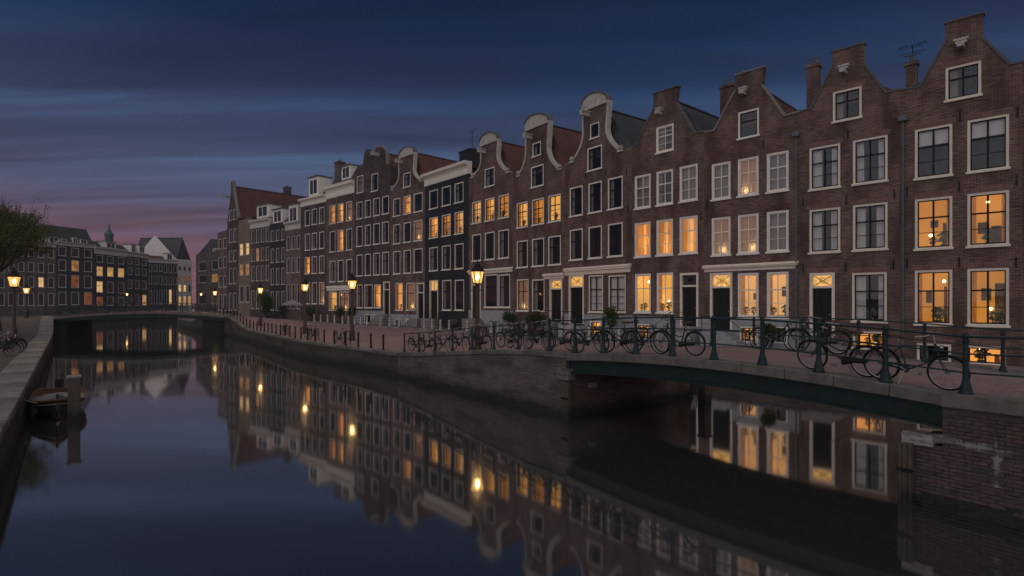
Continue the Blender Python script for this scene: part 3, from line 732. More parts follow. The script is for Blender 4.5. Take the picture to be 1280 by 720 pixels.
class House:
    def __init__(s, name, xl, xr, label, wallmat, tab=STAB, base=.9, lod=0, cat='house'):
        s.PL = Vector(((xl-CX)/interp(tab, xl), F/interp(tab, xl))); s.PR = Vector(((xr-CX)/interp(tab, xr), F/interp(tab, xr)))
        s.a = (s.PR-s.PL); s.W = s.a.length; s.a.normalize(); s.inw = Vector((-s.a.y, s.a.x))
        s.base = base; s.lod = lod; s.wallmat = wallmat
        s.root = thing(name, (s.PL.x, s.PL.y, base), math.atan2(s.a.y, s.a.x), label, cat)
        s.holes = []; s.phole = []; s.rr = random.Random(int(xl)*7+3)
        s.plinth_z = None
    def uz(s, x, y, yin=0.0):
        k = (x-CX)/F; P0 = s.PL + s.inw*yin
        u = (k*P0.y - P0.x)/(s.a.x - k*s.a.y); d = P0.y + u*s.a.y
        return u, CAMH + (HOR-y)*d/F - s.base
    def zat(s, y, ref): return s.uz(ref, y)[1]
    def part(s, mb, name, mat, parent=None, smooth=False): return mb.build(name, mat, parent or s.root, smooth=smooth)
    def panel(s, outline, holes, y0, y1, name, mat):
        mb = MB(); polys = [[Vector((u, 0, z)) for u, z in outline]] + [[Vector((u0,0,z0)),Vector((u0,0,z1)),Vector((u1,0,z1)),Vector((u1,0,z0))] for u0,u1,z0,z1 in holes]
        flat = [p for q in polys for p in q]
        tris = tessellate_polygon(polys)
        mb.v = [(p.x, y0, p.z) for p in flat]; mb.f = [tuple(t) for t in tris]
        for q in polys:
            o = len(mb.v); n = len(q)
            for p in q: mb.v += [(p.x, y0, p.z), (p.x, y1, p.z)]
            for i in range(n):
                j = (i+1) % n; mb.f.append((o+2*i, o+2*j, o+2*j+1, o+2*i+1))
        return s.part(mb, name, mat)
    def trim(s, pts, width, y0, y1, name, mat, outw=.04, parent=None):
        mb = MB(); n = len(pts); pts = [Vector((u, z)) for u, z in pts]; nor = []
        for i in range(n):
            d = (pts[min(i+1,n-1)] - pts[max(i-1,0)]).normalized(); nor.append(Vector((d.y, -d.x)))
        for p, q in zip(pts, nor):
            o_, i_ = p - q*outw, p + q*width
            mb.v += [(o_.x, y0, o_.y), (i_.x, y0, i_.y), (i_.x, y1, i_.y), (o_.x, y1, o_.y)]
        for i in range(n-1):
            for j in range(4): mb.f.append((4*i+j, 4*i+(j+1)%4, 4*i+4+(j+1)%4, 4*i+4+j))
        mb.f += [(0,1,2,3), (4*n-4,4*n-1,4*n-2,4*n-3)]
        return s.part(mb, name, mat, parent)
    # ---------------------------------------------------------------- windows
    def window(s, x0, x1, yt, yb, code, style, ref=None, sill=True, plinth=False):
        xm = (x0+x1)/2; ref = ref or xm
        u0, u1 = s.uz(x0, 300)[0], s.uz(x1, 300)[0]
        return s.window_uz(u0, u1, s.zat(yb, ref), s.zat(yt, ref), code, style, sill, plinth)
    def window_uz(s, u0, u1, z0, z1, code, style, sill=True, plinth=False):
        w, h = u1-u0, z1-z0; rr = s.rr
        fm, sm, cols, rows = style
        (s.phole if plinth else s.holes).append((u0, u1, z0, z1))
        yo = -.05 if plinth else 0
        lod = s.lod
        fw = min(.10, w*.09)
        mb = MB(); y0, y1 = .015+yo, .15+yo
        for b in ((0,0,fw,h),(w-fw,0,w,h),(fw,0,w-fw,fw*.9),(fw,h-fw,w-fw,h)): mb.box(b[0],y0,b[1],b[2],y1,b[3])
        win = mb.build('window', fm, s.root, (u0, 0, z0))
        if sill:
            MB().box(-.05, -.075+yo, -.05, w+.05, .012+yo, .045).build('sill', fm if lod < 2 else FARWH, win)
        iw, ih = w-2*fw, h-2*fw
        if lod >= 2:
            m = {'L': LITFAR[0], 'G': LITFAR[3], 'M': LITFAR[1], 'R': LITFAR[2]}.get(code, FARGL)
            inst(umesh('box', m), 'pane', win, (fw, .07+yo, fw), None, (iw, .03, ih))
            b = MB()
            if cols > 1: b.box(w/2-.02, .05+yo, fw, w/2+.02, .069+yo, h-fw)
            b.box(fw, .048+yo, h*.6, w-fw, .0685+yo, h*.6+.05); b.build('glazing_bar', sm, win)
            return win
        # sash: border, transom rail, glazing bars
        sb_, y2, y3 = .045, .05+yo, .10+yo
        b = MB(); X0, X1, Z0, Z1 = fw, w-fw, fw*.9, h-fw
        b.box(X0,y2,Z0,X0+sb_,y3,Z1); b.box(X1-sb_,y2,Z0,X1,y3,Z1); b.box(X0+sb_,y2,Z0,X1-sb_,y3,Z0+sb_*1.3); b.box(X0+sb_,y2,Z1-sb_,X1-sb_,y3,Z1)
        zm = Z0 + (Z1-Z0)*.63 if rows >= 2 else None
        bt = .028 if rows >= 3 else .03
        zl = [Z0+sb_*1.3, Z1-sb_]
        if zm: b.box(X0+sb_,y2-.006,zm-.032,X1-sb_,y3+.006,zm+.032)
        zsplit = []
        if rows == 3: zsplit = [Z0 + (zm-Z0)*.5]
        if rows == 4: zsplit = [Z0 + (zm-Z0)*.36, Z0 + (zm-Z0)*.68]
        if rows == 5: zsplit = [Z0 + (zm-Z0)*.5, zm+(Z1-zm)*.5]
        for zz_ in zsplit: b.box(X0+sb_,y2+.01,zz_-bt/2,X1-sb_,y3-.01,zz_+bt/2)
        for c in range(1, cols):
            xc = lerp(X0+sb_, X1-sb_, c/cols); t_ = bt*.75 if cols > 2 or sm != NAVY else .035
            segs = [Z0+sb_*1.3] + ([zm] if zm else []) + [Z1-sb_]
            b.box(xc-t_, y2+.004, Z0+sb_*1.3, xc+t_, y3-.004, Z1-sb_)
        b.build('sash', sm, win)
        # panes
        zs = sorted([Z0+sb_] + ([zm] if zm else []) + zsplit + [Z1-sb_*.8])
        if lod == 0 and w > .5:
            for c in range(cols):
                xa, xb = lerp(X0+sb_*.8, X1-sb_*.8, c/cols), lerp(X0+sb_*.8, X1-sb_*.8, (c+1)/cols)
                for za, zb in zip(zs, zs[1:]):
                    inst(umesh('box', GLASS), 'pane', win, (xa+.004, .075+yo, za+.004), (rr.uniform(-.006,.006), 0, rr.uniform(-.008,.008)), (xb-xa-.008, .006, zb-za-.008))
        else:
            inst(umesh('box', GLASS), 'pane', win, (X0+.02, .075+yo, Z0+.02), None, (X1-X0-.04, .006, Z1-Z0-.04))
        # what stands behind the glass
        lit = {'A': 0, 'L': 1, 'O': 2, 'M': 2, 'm': 3, 'R': 3}.get(code)
        if code in ('A','L','O','M') and rr.random() < .55: lit = rr.choice((0, 0, 6) if code == 'A' else ((4, 6, 2) if code == 'O' else (4, 4, 5, 0)))
        rm = ROOM[lit] if lit is not None else DARKROOM
        mg = .10; dep = 1.5 if lit is not None else .9
        inst(umesh('room', rm), 'room', win, (-mg, .30+yo, -mg*.6), None, (w+2*mg, dep, h+mg*1.6))
        def cur(x, ww, mat, z=.08, hh=None, y=.17): inst(umesh('curtain', mat), 'curtain', win, (x, y+yo, z), None, (ww, .07, hh or (h-.14)))
        if code in 'M': cur(.06, w*rr.uniform(.30,.44), WARMC); cur(w*rr.uniform(.56,.66), w*.36, WARMC, y=.20); inst(umesh('ball', BULB), 'lamp_globe', win, (w*.5, .9+yo, h*rr.uniform(.2,.8)), None, (.16,.16,.16))
        elif code in 'm': cur(.05, w-.1, SHEER); inst(umesh('ball', BULB), 'lamp_globe', win, (w*rr.uniform(.3,.7), .36+yo, h*.16), None, (.12,.12,.12))
        elif code == 'K': cur(.05, w-.1, SHEER)
        elif code == 'C': cur(.05, w*rr.uniform(.24,.36), CURT); cur(w*rr.uniform(.66,.74), w*.25, CURT)
        elif code == 'B': inst(umesh('box', CURT), 'blind', win, (.08, .16+yo, h*.66), None, (w-.16, .02, h*.30))
        elif code == 'F': inst(umesh('box', CURT), 'blind', win, (.08, .17+yo, h*.06), None, (w-.16, .02, h*.9))
        elif code in ('L', 'A', 'O'):
            if rr.random() < .8: cur(.05, w*rr.uniform(.13,.24), WARMC)
            if rr.random() < .8: cur(w*rr.uniform(.78,.86), w*.15, WARMC)
            inst(umesh('box', PROP), 'picture', win, (w*rr.uniform(.1,.35), 1.6+yo, h*rr.uniform(.3,.5)), None, (w*rr.uniform(.15,.3), .03, h*rr.uniform(.12,.25)))
            inst(umesh('box', PROP), 'cupboard', win, (w*rr.uniform(.5,.75), 1.3+yo, .02), None, (w*.25, .3, h*rr.uniform(.35,.8)))
            if w > .6:
                inst(umesh('ball', BULB), 'lamp_globe', win, (w*rr.uniform(.25,.75), .8+yo, h*rr.choice((.24,.30,.80,.86))), None, (.115,.115,.115))
                for _ in range(2):
                    inst(umesh('plant', LEAF), 'house_plant', win, (w*rr.uniform(.2,.8), .24+yo, fw*.9), None, (rr.uniform(.45,.7),)*3)
        elif code == 'D' and rr.random() < .5: cur(.05, w*rr.uniform(.15,.3), SHEER)
        return win
    def door(s, x0, x1, yt, ysplit, yb, ref=None, lit=True, leafmat=None, frame=CREAM, cross=True):
        ref = ref or (x0+x1)/2
        u0, u1 = s.uz(x0, 300)[0], s.uz(x1, 300)[0]; z1, zs, z0 = s.zat(yt, ref), s.zat(ysplit, ref), s.zat(yb, ref)
        w, h = u1-u0, z1-z0; hs = zs-z0
        s.holes.append((u0, u1, z0, z1)); fw = .13
        mb = MB(); y0, y1 = -.02, .22
        mb.box(0,y0,0,fw,y1,h); mb.box(w-fw,y0,0,w,y1,h); mb.box(fw,y0,h-fw,w-fw,y1,h); mb.box(fw,y0,hs-.05,w-fw,y1,hs+.05)
        d = mb.build('door', frame, s.root, (u0, 0, z0))
        lf = MB(); lf.box(fw,.12,.02,w-fw,.20,hs-.05)
        for a, b_ in ((.08,.34),(.40,.90)):
            for c in (0, 1):
                xa = fw+.09+c*(w-2*fw-.06)/2; xb = xa + (w-2*fw-.30)/2
                lf.box(xa,.105,hs*a,xb,.119,hs*b_)
        lf.build('door_leaf', leafmat or DOORM, d)
        MB().lathe([(.012,0),(.035,.03),(.03,.06),(.01,.07)], 8).build('door_knob', plain('brass', (.5,.35,.12), .3, .1, metal=1), d, (w-fw-.12, .118, hs*.45), (R(90),0,0))
        inst(umesh('box', TRANSOM if lit else DARKROOM), 'transom_light', d, (fw, .19, hs+.05), None, (w-2*fw, .02, h-hs-fw-.05))
        inst(umesh('box', GLASS), 'pane', d, (fw, .14, hs+.05), None, (w-2*fw, .006, h-hs-fw-.05))
        b = MB(); xa, xb, za, zb = fw, w-fw, hs+.05, h-fw
        if cross:
            b.tube([(xa,.11,za),(xb,.11,zb)], .014, 4); b.tube([(xa,.11,zb),(xb,.11,za)], .014, 4)
            b.torus(((xa+xb)/2,.11,(za+zb)/2), min(.12,(zb-za)*.3), .012, 14, 4)
        else: b.box((xa+xb)/2-.02,.09,za,(xa+xb)/2+.02,.12,zb)
        b.build('transom_bars', NAVY, d)
        return u0, u1, z0
    def wall(s, outline_px, plinth_y=None, ref=None, plinthmat=None, extra=None):
        pts = [s.uz(x, y) for x, y in outline_px]
        pts[0] = (0, pts[0][1]); pts[-1] = (s.W, pts[-1][1])
        s.outline = pts
        s.eL, s.eR = pts[0][1], pts[-1][1]
        if plinth_y:
            zp = s.zat(plinth_y, ref); s.plinth_z = zp
            top = [(0, zp)]
            for u0,u1,z0,z1 in sorted(h for h in s.holes if h[2] < zp): top += [(u0-.004, zp), (u0-.004, z0), (u1+.004, z0), (u1+.004, zp)]
            s.panel([(0,-.6)] + top + [(s.W,zp), (s.W,-.6)], s.phole, -.05, -.003, 'plinth', plinthmat or PLIN)
        s.panel([(0,-.6)] + pts + [(s.W,-.6)], s.holes + s.phole, 0, .3, 'wall', s.wallmat)
    def body(s, depth=10.0, top=None):
        zt = min(s.eL, s.eR) - .05 if top is None else top
        mb = MB(); W, z0 = s.W, -.6
        mb.v = [(.03,.31,z0),(.03,depth,z0),(W-.03,depth,z0),(W-.03,.31,z0),(.03,.31,zt),(.03,depth,zt),(W-.03,depth,zt),(W-.03,.31,zt)]
        mb.f = [(0,1,5,4),(1,2,6,5),(2,3,7,6),(4,5,6,7)]
        s.part(mb, 'side_walls', s.wallmat); s.depth = depth
    def saddle(s, ridge_y, ref, mat, hip=1.1, zeave=None, start=.32):
        W, D = s.W, s.depth; zr = s.zat(ridge_y, ref); eL = (zeave or s.eL)-.06; eR = (zeave or s.eR)-.06
        mb = MB()
        def v(x,y,z,uv): mb.uv[len(mb.v)] = uv; mb.v.append((x,y,z)); return len(mb.v)-1
        lr = math.hypot(W/2, zr-eR)
        for sx, e in ((W-.03, eR), (.03, eL)):
            a = v(sx, start, e, (start,0)); b = v(sx, D, e, (D,0)); c = v(W/2, D, zr, (D,lr)); d = v(W/2, hip, zr, (hip,lr)); mb.f.append((a,b,c,d))
        a = v(.03,start,eL,(0,0)); b = v(W-.03,start,eR,(W,0)); c = v(W/2,hip,zr,(W/2,lr)); mb.f.append((a,b,c))
        a = v(.03,D,eL,(0,0)); b = v(W-.03,D,eR,(W,0)); c = v(W/2,D,zr,(W/2,lr)); mb.f.append((a,b,c))
        rf = s.part(mb, 'roof', mat)
        MB().tube([(W/2,hip,zr+.03),(W/2,D,zr+.03)], .09, 6).build('ridge_tiles', mat, rf)
        return rf
    def mansard(s, mat, rise, back=2.2, top_back=None):
        W, D = s.W, s.depth; e = max(s.eL, s.eR) + .02; mb = MB()
        def v(x,y,z,uv): mb.uv[len(mb.v)] = uv; mb.v.append((x,y,z)); return len(mb.v)-1
        a=v(.03,.1,e,(0,0)); b=v(W-.03,.1,e,(W,0)); c=v(W-.03,back,e+rise,(W,rise)); d=v(.03,back,e+rise,(0,rise)); mb.f.append((a,b,c,d))
        g=v(W-.03,D,e+rise,(W,D)); h=v(.03,D,e+rise,(0,D)); mb.f.append((d,c,g,h))
        k=v(.03,D,e,(0,0)); m_=v(W-.03,D,e,(0,0)); mb.f += [(a,d,h,k),(b,m_,g,c),(k,h,g,m_),(a,k,m_,b)]
        return s.part(mb, 'roof', mat)
    def cornice(s, ytl, ytr, ybl, ybr, mat=WHITE, proj=.35):
        """moulded main cornice between the two wall edges; heights from its top and bottom edge"""
        zt = (s.zat(ytl, s.xl_)+s.zat(ytr, s.xr_))/2; zb = (s.zat(ybl, s.xl_)+s.zat(ybr, s.xr_))/2; h = zt-zb; W = s.W
        mb = MB(); prof = [(-.04, zb), (-.04, zb+h*.06), (-.07, zb+h*.08), (-.07, zb+h*.50), (-.12, zb+h*.55), (-.14, zb+h*.62), (-proj*.7, zb+h*.72), (-proj, zb+h*.80), (-proj, zb+h*.93), (-proj-.03, zb+h*.95), (-proj-.03, zt), (.35, zt+.03), (.35, zb)]
        n = len(prof)
        for x in (-.02+.002*s.rr.random(), W+.02):
            for y, z in prof: mb.v.append((x, y, z))
        for i in range(n): mb.f.append((i, (i+1)%n, n+(i+1)%n, n+i))
        mb.f += [tuple(range(n))[::-1], tuple(range(n, 2*n))]
        c = s.part(mb, 'cornice', mat)
        return zb, zt
    def belt(s, x0, x1, ytop, ybot, ref, mat=CREAM, proj=.16):
        u0, u1 = s.uz(x0,300)[0], s.uz(x1,300)[0]; zt, zb = s.zat(ytop, ref), s.zat(ybot, ref)
        mb = MB(); mb.box(u0,-.05,zb,u1,.02,zb+(zt-zb)*.6); mb.box(u0-.06,-proj,zb+(zt-zb)*.6,u1+.06,.02,zt-.04)
        mb.add([(u0-.09,-proj-.04,zt-.04),(u1+.09,-proj-.04,zt-.04),(u1+.09,.02,zt+.10),(u0-.09,.02,zt+.10),(u0-.09,.02,zt-.04),(u1+.09,.02,zt-.04)], [(0,1,2,3),(0,4,5,1),(1,5,2),(0,3,4)])
        s.part(mb, 'shop_cornice', mat)
    def beam(s, x, y, w=.34, long=.55, mat=TRIM, kind='block'):
        u, z = s.uz(x, y); mb = MB()
        if kind == 'block':
            mb.box(u-w*.75,-long*.62,z+.08,u+w*.75,.02,z+.17); mb.box(u-w*.6,-long*.55,z-.04,u+w*.6,.02,z+.08); mb.box(u-w*.36,-long,z-.24,u+w*.36,.02,z-.04)
        else:
            mb.box(u-w*.32,-long,z-.14,u+w*.32,.05,z+.14); mb.box(u-w*.55,-long*.98,z+.14,u+w*.55,.03,z+.22)
        b = s.part(mb, 'hoist_beam', mat)
        MB().tube([(u,-long*.85,z-.28),(u,-long*.85,z-.42),(u+.05,-long*.85,z-.47)], .014, 5).build('hook', IRON, b)
    def chimney(s, x0, x1, ytop, yin, drop=2.6, mat=None, pots=2, antenna=None):
        u0, zt = s.uz(x0, ytop, yin); u1 = s.uz(x1, ytop, yin)[0]; w = abs(u1-u0); mb = MB()
        mb.box(u0, yin, zt-drop, u1, yin+w*.8, zt); mb.box(u0-.06, yin-.06, zt-.16, u1+.06, yin+w*.8+.06, zt+.002)
        c = s.part(mb, 'chimney', mat or s.wallmat)
        for k in range(pots):
            xx = lerp(u0, u1, (k+.5)/pots); MB().lathe([(.10,0),(.085,.3),(.11,.32),(.11,.38)], 8).build('chimney_pot', LEAD, c, (xx, yin+w*.4, zt))
        if antenna:
            a = MB(); ah = antenna; xx = (u0+u1)/2; yy = yin+w*.4+.18
            a.tube([(xx,yy,zt-.2),(xx,yy,zt+ah)], .022, 5)
            for f_, l_ in ((1.0,.55),(.88,.42),(.6,.5),(.48,.36)): a.tube([(xx-l_,yy,zt+ah*f_),(xx+l_,yy,zt+ah*f_)], .014, 4)
            for q in (-.5,-.25,.25,.5): a.tube([(xx+q,yy-.25,zt+ah),(xx+q,yy+.25,zt+ah)], .01, 4)
            a.build('antenna', IRON, c)
    def downpipe(s, x, ytop, ybot, d=.042):
        u, zt = s.uz(x, ytop); zb = s.zat(ybot, x); mb = MB()
        mb.tube([(u,-.10,zb),(u,-.10,zt)], d, 8)
        p = s.part(mb, 'downpipe', PIPE)
        MB().box(u-.16,-.22,zt,u+.16,.0,zt+.22).build('hopper_head', PIPE, p)
    def anchors(s, pts):
        me = MCACHE.setdefault('anchor', MB().box(-.025,-.03,-.22,.025,.01,.22).mesh('wall_anchor', IRON))
        for x, y in pts:
            u, z = s.uz(x, y); inst(me, 'wall_anchor', s.root, (u, 0, z))
    def lintels(s, mat, hgt=.24):
        for u0,u1,z0,z1 in s.holes:
            mb = MB(); mb.box(u0-.12, -.006, z1+.004, u1+.12, .01, z1+hgt)
            s.part(mb, 'brick_lintel', mat)
    def stoop(s, u0, u1, z0, gz, side=1, rail=True, mat=None):
        """steps up to a door; z0 threshold, gz street height (both local)"""
        h = z0-gz
        if h < .15: return
        n = max(2, int(round(h/.19))); root = s.part(MB().box(u0-.10,-.95,gz-.3,u1+.10,-.052,z0-.02), 'stoop', mat or STONE)
        for k in range(1, n):
            zt = z0-.02 - k*h/n
            xa = u1+.10+(k-1)*.27 if side > 0 else u0-.10-k*.27
            MB().box(xa,-.95,gz-.3,xa+.27,-.10,zt).build('step', mat or STONE, root)
        if rail:
            b = MB(); xs_ = (u0-.05, u1+.05)
            for xx in xs_: b.tube([(xx,-.9,z0-.02),(xx,-.9,z0+.85)], .018, 5)
            b.tube([(xs_[0],-.9,z0+.85),(xs_[1],-.9,z0+.85)], .02, 5)
            xe = xs_[1]+n*.27 if side > 0 else xs_[0]-n*.27; xt = xs_[1] if side > 0 else xs_[0]
            b.tube([(xt,-.9,z0+.85),(xe,-.9,gz+.85),(xe,-.9,gz)], .02, 5)
            b.tube([(xs_[0],-.9,z0+.42),(xs_[1],-.9,z0+.42)], .012, 5)
            b.build('hand_rail', IRON, root)

def curve(p0, p1, p2, n=8):
    return [((1-t)**2*p0[0]+2*t*(1-t)*p1[0]+t*t*p2[0], (1-t)**2*p0[1]+2*t*(1-t)*p1[1]+t*t*p2[1]) for t in [i/n for i in range(n+1)]]

def spout_gable(h, o, capmat=COPE):
    """o: valley L, slope end L, shoulder L, block top L, block top R, shoulder R, slope end R, valley R (pixels)"""
    h.trim([h.uz(*p) for p in (o[0], o[1], o[2])], .06, -.04, .32, 'gable_coping', capmat, .04)
    h.trim([h.uz(*p) for p in (o[5], o[6], o[7])], .06, -.04, .32, 'gable_coping', capmat, .04)
    a, b = h.uz(*o[3]), h.uz(*o[4]); z = (a[1]+b[1])/2
    h.part(MB().box(a[0]-.05,-.05,z-.03,b[0]+.05,.36,z+.05), 'gable_cap', capmat)
    return o

def neck_gable(h, vL, fL0, fL1, nL, apex, nR, fR1, fR0, vR, mat=TRIM, tw=.10):
    left = curve(fL0, (fL1[0], lerp(fL0[1], fL1[1], .45)), fL1, 8)
    right = curve(fR1, (fR1[0], lerp(fR1[1], fR0[1], .55)), fR0, 8)
    # arc top through the apex
    arc = []
    n = 10
    mid = ((nL[0]+nR[0])/2, (nL[1]+nR[1])/2); rise = apex[1]-mid[1]
    for i in range(n+1):
        t = i/n; a = math.pi*t
        arc.append((lerp(nL[0], nR[0], (1-math.cos(a))/2), lerp(nL[1], nR[1], (1-math.cos(a))/2) + rise*math.sin(a)))
    h.arcpx = arc
    ol = [vL] + left + arc + right + [vR]
    def go():
        h.trim([h.uz(*p) for p in left + [nL]], tw, -.07, .32, 'gable_claw', mat, .06)
        h.trim([h.uz(*p) for p in [nR] + right], tw, -.07, .32, 'gable_claw', mat, .06)
        au = [h.uz(*p) for p in arc]
        # arched pediment: a filled, projecting segment with a moulded rim
        mb = MB(); m = len(au); zb = min(au[0][1], au[-1][1])
        for y in (-.10, .30):
            for u, z in au: mb.v.append((u, y, z))
            mb.v.append((au[-1][0], y, zb-.16)); mb.v.append((au[0][0], y, zb-.16))
        k = m+2
        mb.f += [tuple(range(k)), tuple(range(k, 2*k))[::-1]]
        for i in range(k): mb.f.append((i, (i+1)%k, k+(i+1)%k, k+i))
        ped = h.part(mb, 'pediment', mat)
        h.trim(au, .05, -.18, .34, 'pediment_rim', LEAD, .06, ped)
        # scrolls at the foot of the claws
        for p, sgn in ((fL0, 1), (fR0, -1)):
            u, z = h.uz(*p); r_ = .15
            sc = MB(); sc.lathe([(r_*.95,-.10),(r_,-.06),(r_,.16),(r_*.95,.2)], 14); 
            o = sc.build('scroll', mat, h.root, (u-sgn*.05, .06, z+.10), (R(90),0,0))
            MB().box(u-.24-.1*sgn, -.09, z-.20, u+.24-.1*sgn, .33, z-.07).build('scroll_base', mat, h.root)
    return ol, go

# ------------------------------------------------------------------ brick colours
def hb(name, c1, c2, mortar=(.21,.19,.175), var=.62, seed=1.0): return brick(name, c1, c2, mortar, .22, .066, 'OBJXZ', .85, var, .009, .5, seed=seed, stain=(tuple(v*.45 for v in c1), .7, 1.1, .22))
BR1 = hb('brick_warm_plum', (.140,.078,.064), (.094,.054,.047), seed=1)
BR2 = hb('brick_plum', (.135,.076,.066), (.092,.055,.050), seed=5)
BR3 = hb('brick_brown_plum', (.128,.070,.062), (.088,.050,.047), seed=9)
BR4 = hb('brick_mauve', (.124,.070,.064), (.088,.052,.050), seed=13)
BR5 = hb('brick_dusk_brown', (.120,.067,.060), (.085,.050,.048), seed=17)
BR6 = hb('brick_dark_brown', (.115,.068,.066), (.09,.056,.058), seed=21)
BRN = hb('navy_painted_brick', (.028,.030,.040), (.024,.026,.036), (.022,.024,.03), .2, seed=25)
BRK = hb('brick_sooty_brown', (.085,.060,.060), (.07,.050,.052), (.07,.065,.065), seed=29)
BRP = hb('brick_pinkish', (.16,.10,.095), (.135,.085,.083), (.13,.12,.11), seed=33)
BRL = brick('brick_soldier_course', (.20,.10,.085), (.13,.065,.06), (.22,.20,.18), .066, .30, 'OBJXZ', .85, .3, .009, .5)
SASH_DK = (CREAM, NAVY, 2, 3)        # pale frame, dark sash
SASH_W = (WHITE, WHITE, 2, 3)        # all white
SASH_WD = (WHITE, NAVY, 2, 3)
SASH_4 = (WHITE, NAVY, 2, 4)
SASH_2 = (WHITE, NAVY, 1, 2)
SMALL = (WHITE, NAVY, 2, 1)

def H_(name, xl, xr, label, mat, **k):
    h = House(name, xl, xr, label, mat, **k); h.xl_, h.xr_ = xl, xr; return h
def gz(h, u, out=.6):
    p = h.PL + h.a*u - h.inw*out; return ground(p) - h.base

# H1: widest and closest gabled house
h = H_('gabled_house', 1125, 1277, 'tall spout-gabled brick house with four amber-lit windows and dark sashes', BR1)
C2 = ((1143.5,1190.5),(1209,1261.5))
h.window(1181.7,1226.7,80,123,'D',(CREAM,NAVY,2,2),1204)
for (yt,yb),codes in (((152,217.5),'BB'),((243.2,309.5),'AA'),((336.2,407),'AA')):
    for (a,b),c in zip(C2, codes): h.window(a,b,yt,yb,c,SASH_DK,1202)
h.window(1146,1189,431,455,'D',(CREAM,NAVY,2,1),1202,True); h.window(1207,1257,431,455,'O',(CREAM,NAVY,2,1),1202,True)
o = [(1125,112),(1150,108),(1182,50),(1182,29),(1229,16),(1229,47),(1263,80),(1277,77)]
h.wall(o); h.body(); spout_gable(h, o); h.saddle(60, 1204, TILE_G); h.beam(1202, 55, .33, .5)
h.lintels(BRL); h.chimney(1132,1146,79,1.2,2.2,None,1,.9)
h.downpipe(1129,152,455)
h.anchors([(1134,240),(1199,233),(1271,225),(1134,330),(1199,328),(1270,328),(1200,145),(1272,140)])
# neighbour that only shows its edge
h = H_('gabled_house', 1277, 1420, 'brick house at the edge of the view next to the amber-lit gabled house', BR2)
for a,b in ((1295,1345),(1362,1412)):
    for yt,yb in ((135,203),(236,308),(334,412)): h.window(a,b,yt,yb,'D',SASH_DK,1350)
o = [(1277,77),(1300,68),(1330,5),(1330,-20),(1378,-35),(1378,0),(1410,38),(1420,40)]
h.wall(o); h.body(); spout_gable(h, o); h.saddle(8, 1350, TILE_G)

# H2
h = H_('gabled_house', 999, 1125, 'spout-gabled plum brick house with white curtains and a single green front door', BR2)
C2 = ((1011.7,1050.3),(1066,1109.5))
h.window(1041,1077,111,150,'D',(CREAM,NAVY,2,2),1059)
for (yt,yb),codes in (((177,232.5),'CC'),((257.5,314.3),'CC')):
    for (a,b),c in zip(C2, codes): h.window(a,b,yt,yb,c,SASH_DK,1059)
h.window(1065,1108.6,340.5,402.5,'C',SASH_DK,1086)
h.window(1066,1107,414,436,'O',(CREAM,NAVY,2,1),1086)
d2 = h.door(1012,1043.5,341,359,421,1028)
o = [(999,139),(1013.6,136),(1040,83),(1040,64.4),(1080,54.4),(1080,79),(1108,115.5),(1125,111)]
h.wall(o); h.body(); spout_gable(h, o); h.saddle(86, 1059, TILE_R); h.beam(1056, 87, .30, .5)
h.lintels(BRL); h.chimney(1008,1023,82,1.0,2.4,None,2)
h.stoop(*d2, gz(h, 1), 1)
h.anchors([(1004,253),(1058,250),(1118,243),(1004,335),(1057,334),(1117,331),(1060,168)])

# H3
h = H_('gabled_house', 880, 999, 'white-sashed brick house with pale sheer curtains above two glowing ground floor windows', BR3)
C3 = ((889.5,913.2),(922.2,948.3),(958.3,985.8))
h.window(922.5,948.7,137.5,172,'D',(WHITE,NAVY,1,2),935)
for (yt,yb),codes in (((197,244.8),'KmK'),((267.8,317.5),'mmK')):
    for (a,b),c in zip(C3, codes): h.window(a,b,yt,yb,c,SASH_W,935)
for (a,b) in C3[1:]: h.window(a,b,340.5,397.5,'L',SASH_W,953)
h.window(925,948,408,428,'O',SMALL,936,False,True); h.window(962,985,408,429,'K',SMALL,974,False,True)
d3 = h.door(887.5,915.5,341,359,414,901)
h.belt(880.5,996,331,338,938)
o = [(880,165),(892.5,162.5),(919,112.5),(919,93),(955,84.5),(953,106),(981,144.5),(999,139)]
h.wall(o, 399, 938); h.body(); spout_gable(h, o, STONE); h.saddle(101, 937, TILE_R); h.beam(930.5, 114, .30, .5)
h.chimney(900,915,108,1.4,2.6,None,2); h.downpipe(996,171,436)
h.stoop(*d3, gz(h, 1), 1, mat=PLIN)
h.anchors([(884,255),(954,180)])

# H4
h = H_('gabled_house', 790, 880, 'brick house with white sashes glowing orange on two floors and an end door', BR4)
C3 = ((793.3,813.2),(820.4,841.2),(849.3,872))
h.window(820,842,156.5,190,'D',(WHITE,WHITE,2,5),831)
for (yt,yb),codes in (((212.7,256.3),'KDK'),((274.3,319.5),'MMM')):
    for (a,b),c in zip(C3, codes): h.window(a,b,yt,yb,c,SASH_W,831)
for (a,b) in C3[:2]: h.window(a+.3,b+.3,341.5,391.3,'L',SASH_W,817)
h.window(796,812,405,424,'O',SMALL,805,False,True)
d4 = h.door(850,873,341,357.5,408,861,lit=False)
o = [(790,184),(795.5,181),(816.7,135.5),(816.7,116),(846.7,109),(845,128),(868,166.7),(880,163)]
h.wall(o, 396, 835); h.body(); spout_gable(h, o); h.saddle(123, 831, TILE_G); h.beam(826, 139, .28, .5)
h.stoop(*d4, gz(h, 1), -1, mat=PLIN)
h.anchors([(785+6,300),(880-4,270)])

